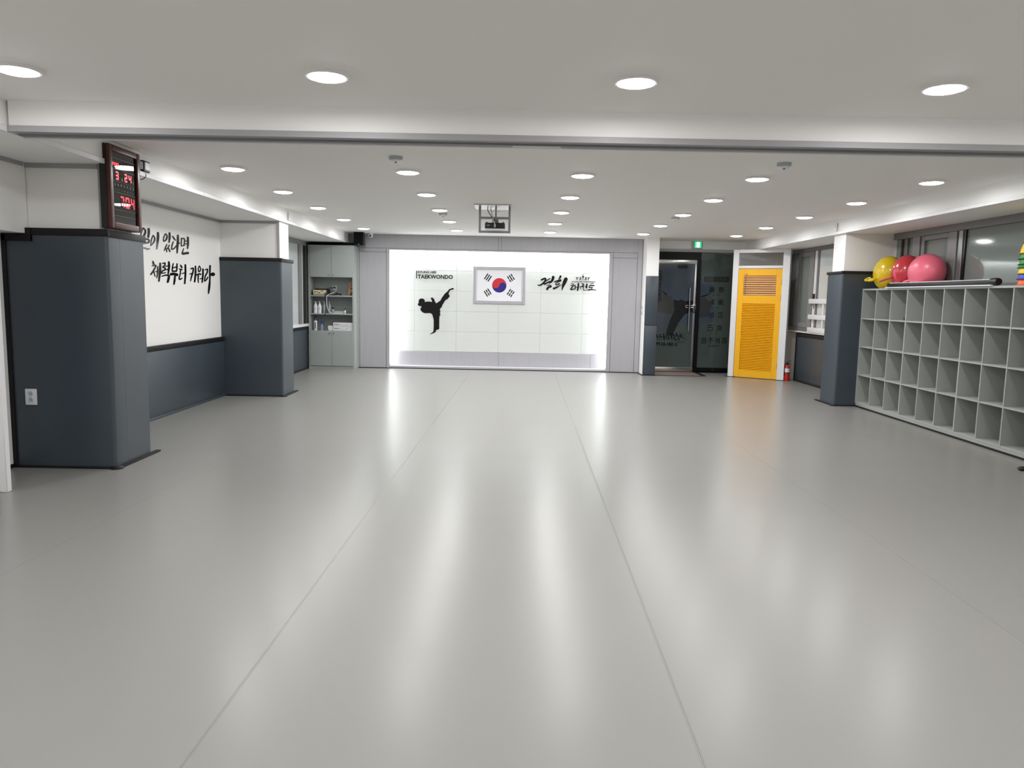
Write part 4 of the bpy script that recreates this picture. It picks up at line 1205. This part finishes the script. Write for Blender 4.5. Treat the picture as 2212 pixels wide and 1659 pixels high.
box('drop_rod', ((pl+pr_)/2+0.005, PY-0.01, pmid+g), ((pl+pr_)/2+0.025, PY+0.01, CEIL-0.012), 'grey_paint_metal', pj)
box('rod_flange', ((pl+pr_)/2-0.045, PY-0.04, pmid+0.07), ((pl+pr_)/2+0.075, PY+0.04, pmid+0.078), 'steel', pj)
jx0, jx1 = onP(1048, 490).x, onP(1091, 490).x
jz0, jz1 = onP(1066, 499.5).z, onP(1066, 483).z
pp = empty('projector', ((jx0+jx1)/2, PY, jz0))
tag(pp, 'black projector with white underside hanging inside the ceiling frame', 'projector')
body = box('body', (jx0, PY-0.13, jz0+0.022), (jx1, PY+0.12, jz1), 'black', pp, 0.012, 3)
box('lower_shell', (jx0+0.002, PY-0.135, jz0), (jx1-0.002, PY+0.12, jz0+0.024), 'plastic_white', pp, 0.008, 2)
box('badge', (jx0+0.03, PY-0.1315, jz0+0.058), (jx0+0.058, PY-0.13, jz0+0.066), 'plastic_grey', pp)
for x in (jx0+0.022, jx1-0.022):
    lathe('foot', [(0, 0), (0.008, 0), (0.01, 0.012), (0, 0.012)], (x, PY-0.10, jz1-0.002), 'black', pp, n=12)
box('mount_arm', ((pl+pr_)/2-0.03, PY-0.02, jz1), ((pl+pr_)/2+0.05, PY+0.02, pmid-g), 'grey_paint_metal', pp)
lathe('connector', [(0, -0.0), (0.008, 0.0), (0.013, 0.025), (0.008, 0.045), (0, 0.045)], ((jx0+jx1)/2, PY-0.142, jz0+0.035), 'plastic_grey', pp, n=14)
tube('data_cord', [((jx0+jx1)/2, PY-0.142, jz0+0.075), ((jx0+jx1)/2-0.012, PY-0.14, jz1+0.01), ((jx0+jx1)/2-0.03, PY-0.10, pmid), (pl+0.135, PY-0.06, pmid+0.12), (pl+0.11, PY-0.05, CEIL-0.012)], 0.005, 'plastic_grey', pp)
tube('power_cord', [((jx0+jx1)/2+0.04, PY-0.12, jz1+0.004), ((jx0+jx1)/2+0.0, PY-0.10, jz1+0.03), (pl+0.15, PY-0.08, pmid+0.01), (pl+0.105, PY-0.06, pmid+0.08), (pl+0.10, PY-0.05, CEIL-0.012)], 0.005, 'black', pp)

# smoke detectors
for (px, py), lab in (((855, 341), 'grey smoke detector near the beam on the clock side'), ((1694, 355), 'grey smoke detector near the beam on the shelf side'), ((957, 462), 'grey smoke detector beside the projector, clock side'), ((1459, 471), 'grey smoke detector far back on the shelf side')):
    c = at(px, py, 2, CEIL-0.01)
    t = empty('smoke_detector', (c.x, c.y, CEIL))
    tag(t, lab, 'smoke detector', 'ceiling smoke detectors')
    lathe('base', [(0, 0), (0.058, 0), (0.056, -0.022), (0.048, -0.03), (0, -0.03)], (c.x, c.y, CEIL), 'smoke_body', t, n=28)
    lathe('ring', [(0.046, -0.03), (0.036, -0.042), (0, -0.042)], (c.x, c.y, CEIL), 'plastic_white', t, n=28)
    lathe('sensor', [(0.012, -0.042), (0.006, -0.052), (0, -0.052)], (c.x, c.y, CEIL), 'plastic_dim', t, n=14)
# little surface plates on the soffits
for x0, x1, y, lab in ((-3.07, -3.062, 10.45, 'slim white plate on the soffit above the second padded pillar'), (4.392, 4.40, 10.47, 'slim white plate on the soffit above the shelf end pillar')):
    t = empty('cover_plate', (x0, y, 2.38))
    tag(t, lab, 'cover plate')
    box('plate', (x0, y-0.035, 2.382), (x1, y+0.035, 2.482), 'white_trim', t, 0.002, 1)
    box('slot', (x0-0.001 if x0 > 0 else x1, y-0.012, 2.40), (x0 if x0 > 0 else x1+0.001, y+0.012, 2.465), 'plastic_grey', t)

# exit sign
ex = empty('exit_sign', (3.505, 14.6, 2.385))
tag(ex, 'small lit green exit sign above the glass door', 'exit sign')
box('housing', (3.405, 14.575, 2.385), (3.60, 14.62, CEIL-0.002), 'plastic_grey', ex, 0.004, 1)
pnl = box('lit_panel', (3.456, 14.572, 2.402), (3.573, 14.576, 2.508), 'exit_green', ex)
box('doorway_mark', (3.487, 14.5705, 2.404), (3.542, 14.572, 2.502), 'exit_white', pnl)
brush_letter('running_man', [[(3.515, 2.47, 0.012), (3.512, 2.448, 0.012)], [(3.512, 2.448, 0.008), (3.498, 2.42, 0.006)], [(3.512, 2.448, 0.008), (3.53, 2.435, 0.006), (3.532, 2.415, 0.006)], [(3.50, 2.462, 0.006), (3.53, 2.458, 0.006)]], lambda x, z: Vector((x, 14.5703, z)), NY, 0.0005, 'exit_green', pnl)
lathe('test_button', [(0, -0.003), (0.006, -0.003), (0.006, 0)], (3.59, 14.575, 2.435), 'black', ex, axis='y', n=12)

# light switches and wall outlet
for z, lab in ((1.205, 'white light switch, upper of two on the slim pillar'), (1.105, 'white light switch, lower of two on the slim pillar')):
    t = empty('light_switch', (2.43, 14.2, z))
    tag(t, lab, 'switch', 'switches on the slim pillar')
    box('plate', (2.424, 14.10, z), (2.432, 14.30, z+0.085), 'plastic_white', t, 0.002, 1)
    box('rocker', (2.421, 14.13, z+0.015), (2.424, 14.19, z+0.07), 'plastic_grey', t, 0.001, 1)
    box('rocker', (2.421, 14.21, z+0.015), (2.424, 14.27, z+0.07), 'plastic_grey', t, 0.001, 1)
ot = empty('power_outlet', (-3.728, 5.8, 0.495))
tag(ot, 'white double power outlet low on the clock pillar', 'outlet')
box('plate', (-3.771, 5.788, 0.495), (-3.684, 5.80, 0.62), 'plastic_white', ot, 0.003, 2)
for z in (0.535, 0.582):
    lathe('socket', [(0.021, -0.003), (0.021, 0.0), (0.018, -0.0035), (0.017, 0.004), (0, 0.004)], (-3.7275, 5.788, z), 'plastic_white', ot, axis='y', n=24)
    lathe('socket_well', [(0, -0.001), (0.016, -0.001), (0.016, 0.0)], (-3.7275, 5.788, z), 'plastic_grey', ot, axis='y', n=24)
    for dx in (-0.006, 0.006):
        lathe('contact', [(0, -0.0015), (0.0025, -0.0015), (0.0025, 0.0)], (-3.7275+dx, 5.788, z), 'plastic_dim', ot, axis='y', n=10)

# fire extinguisher
fe = empty('fire_extinguisher', (4.93, 13.42, 0))
tag(fe, 'small red fire extinguisher on the floor beside the yellow door', 'fire extinguisher')
lathe('cylinder', [(0, 0), (0.044, 0), (0.046, 0.006), (0.046, 0.235), (0.036, 0.268), (0.016, 0.282), (0.014, 0.295), (0, 0.295)], (4.935, 13.42, 0), 'ext_red', fe, n=24)
lathe('label', [(0.0465, 0.155), (0.0465, 0.225)], (4.935, 13.42, 0), 'plastic_white', fe, n=24)
lathe('lower_band', [(0.0466, 0.145), (0.0466, 0.155)], (4.935, 13.42, 0), 'black', fe, n=24)
box('valve', (4.915, 13.41, 0.29), (4.95, 13.43, 0.325), 'black', fe, 0.003, 1)
tube('handle', [(4.915, 13.42, 0.325), (4.95, 13.415, 0.345), (4.985, 13.41, 0.362)], 0.006, 'black', fe)
tube('handle', [(4.92, 13.42, 0.318), (4.96, 13.415, 0.312), (4.992, 13.41, 0.300)], 0.006, 'black', fe)
tube('hose', [(4.915, 13.42, 0.31), (4.887, 13.42, 0.28), (4.883, 13.41, 0.18), (4.888, 13.405, 0.09)], 0.007, 'black', fe)

# ================================================================== CUBBY SHELF
ys_ = [10.225-0.3845*k for k in range(12)]
SX0, SX1 = 4.72, 5.10
SHT = 1.60
cs = empty('cubby_shelf', (4.91, 8.1, 0))
tag(cs, 'long pale grey cubby shelf of four rows along the right wall', 'shelf')
yend = ys_[-1]
box('top_board', (SX0-0.004, yend-0.01, SHT-0.022), (SX1, ys_[0]+0.01, SHT), 'shelf', cs, 0.0015, 1)
box('back_panel', (SX1-0.01, yend, 0.06), (SX1, ys_[0], SHT-0.022), 'shelf_back', cs)
box('plinth', (SX0+0.003, yend, 0.02), (SX0+0.02, ys_[0], 0.068), 'shelf', cs)
box('floor_strip', (SX0-0.006, yend, 0.0), (SX0+0.02, ys_[0], 0.02), 'rubber', cs)
zs = [0.066, 0.448, 0.829, 1.207]
for z in zs:
    for a, b in zip(ys_, ys_[1:]):
        box('shelf_board', (SX0, b+0.008, z-0.016), (SX1-0.01, a-0.008, z), 'shelf', cs)
for k, y in enumerate(ys_):
    t = 0.0105 if k % 3 == 0 else 0.0075
    box('divider', (SX0-0.001, y-t, 0.05), (SX1-0.01, y+t, SHT-0.022), 'shelf', cs)
sbx = empty('small_box', (4.76, 9.15, zs[3]))
tag(sbx, 'tiny black box in the top row of the cubby shelf', 'box')
box('body', (4.74, 9.105, zs[3]), (4.79, 9.155, zs[3]+0.030), 'black', sbx, 0.003, 1)
box('lid', (4.738, 9.103, zs[3]+0.022), (4.792, 9.157, zs[3]+0.034), 'black', sbx, 0.002, 1)

# hopper balls on the shelf
def ball(c, rx, ry, rz, mt, label, horns):
    t = empty('hopper_ball', (c[0], c[1], SHT))
    tag(t, label, 'ball', 'hopper balls on the cubby shelf')
    bm = bmesh.new()
    bmesh.ops.create_uvsphere(bm, u_segments=40, v_segments=24, radius=1)
    for v in bm.verts:
        z = v.co.z
        if z < -0.86:
            z = -0.86
        v.co = Vector((c[0]+v.co.x*rx, c[1]+v.co.y*ry, c[2]+z*rz))
    finish('ball_skin', bm, mt, t, smooth=True)
    for h in horns:
        tube('grip', h, lambda u: 0.011+0.004*math.sin(math.pi*u), mt, t, 10)
def bc(px, py, x):
    return at(px, py, 0, x)
z0 = SHT
ball((4.89, 9.91, z0+0.195), 0.18, 0.225, 0.226, 'ball_yellow', 'yellow hopper ball against the padded pillar end of the shelf',
     [[(4.725, 9.97, z0+0.13), (4.665, 10.03, z0+0.105), (4.665, 10.06, z0+0.115), (4.70, 10.07, z0+0.135), (4.725, 10.04, z0+0.14)], [(4.71, 9.85, z0+0.12), (4.66, 9.86, z0+0.105), (4.645, 9.92, z0+0.10), (4.655, 9.99, z0+0.105)]])
ball((4.895, 9.46, z0+0.19), 0.18, 0.188, 0.222, 'ball_red', 'red hopper ball squeezed between the yellow and pink balls',
     [[(4.70, 9.45, z0+0.13), (4.665, 9.56, z0+0.105), (4.655, 9.64, z0+0.085)]])
ball((4.893, 9.005, z0+0.185), 0.185, 0.265, 0.215, 'ball_pink', 'pink hopper ball, largest one on the cubby shelf',
     [[(4.79, 9.12, z0+0.09), (4.77, 9.20, z0+0.085), (4.765, 9.27, z0+0.075)]])
# rolled-up screen in its housing
rs_ = empty('roller_screen', (4.725, 8.5, SHT))
tag(rs_, 'long black and white roller screen housing lying on the shelf', 'roller screen')
box('housing', (4.700, 7.50, SHT+0.012), (4.752, 9.52, SHT+0.060), 'black', rs_, 0.006, 2)
box('top_strip', (4.704, 7.48, SHT+0.060), (4.750, 9.50, SHT+0.066), 'plastic_white', rs_)
box('base_bar', (4.690, 7.46, SHT), (4.755, 9.58, SHT+0.012), 'plastic_white', rs_, 0.002, 1)
lathe('end_cap', [(0, -0.05), (0.033, -0.05), (0.038, -0.03), (0.038, 0.05), (0.03, 0.06), (0, 0.06)], (4.73, 7.45, SHT+0.040), 'black', rs_, axis='y', n=24)
lathe('end_cap', [(0, -0.04), (0.026, -0.04), (0.028, 0.02), (0.02, 0.03), (0, 0.03)], (4.727, 9.53, SHT+0.040), 'black', rs_, axis='y', n=24)
# nested training cones
CX, CYc = 4.905, 7.09
zc = [SHT, 1.655, 1.707, 1.760, 1.790, 1.842, 1.894]
cn = ['cone_orange', 'cone_blue', 'cone_yellow', 'cone_green', 'cone_green', 'cone_green', 'cone_yellow']
cl = ['orange training cone at the bottom of the nested stack', 'blue training cone above the orange one in the stack', 'yellow training cone between the blue and green ones', 'lowest green training cone in the nested stack', 'middle green training cone in the nested stack', 'uppermost green training cone in the nested stack', 'tall yellow training cone with holes topping the nested stack']
for z, mt_, lab in zip(zc, cn, cl):
    t = empty('training_cone', (CX, CYc, z))
    tag(t, lab, 'cone', 'nested cones on the shelf')
    lathe('cone_body', [(0.178, 0.0), (0.184, 0.003), (0.176, 0.008), (0.168, 0.012), (0.165, 0.04), (0.035, 0.48), (0.030, 0.48), (0.158, 0.04), (0.160, 0.0)], (CX, CYc, z), mt_, t, n=40)
    if z == zc[-1]:
        for a in (2.5, 3.6, 4.7):
            for h in (0.10, 0.19):
                r = 0.165-(h-0.04)*(0.130/0.44)+0.001
                lathe('hole', [(0, -0.002), (0.012, -0.002), (0.012, 0.0)], (CX+r*math.cos(a), CYc+r*math.sin(a), z+h), 'black', t, axis='x', n=12)

# foot of a stand at the right edge of the floor
st = empty('stand_foot', (4.46, 6.36, 0))
tag(st, 'black foot of a stand on the floor before the cubby shelf', 'stand')
bm = bmesh.new()
bmesh.ops.create_uvsphere(bm, u_segments=20, v_segments=10, radius=1)
for v in bm.verts:
    v.co = Vector((4.425+v.co.x*0.05, 6.36+v.co.y*0.035, 0.018+max(v.co.z, -0.95)*0.018))
finish('rubber_foot', bm, 'black', st, smooth=True)
tube('leg', [(4.45, 6.36, 0.028), (4.60, 6.33, 0.07), (4.69, 6.31, 0.12)], 0.011, 'black', st)
tube('leg', [(4.44, 6.345, 0.014), (4.55, 6.27, 0.012), (4.68, 6.22, 0.012)], 0.010, 'plastic_dim', st)
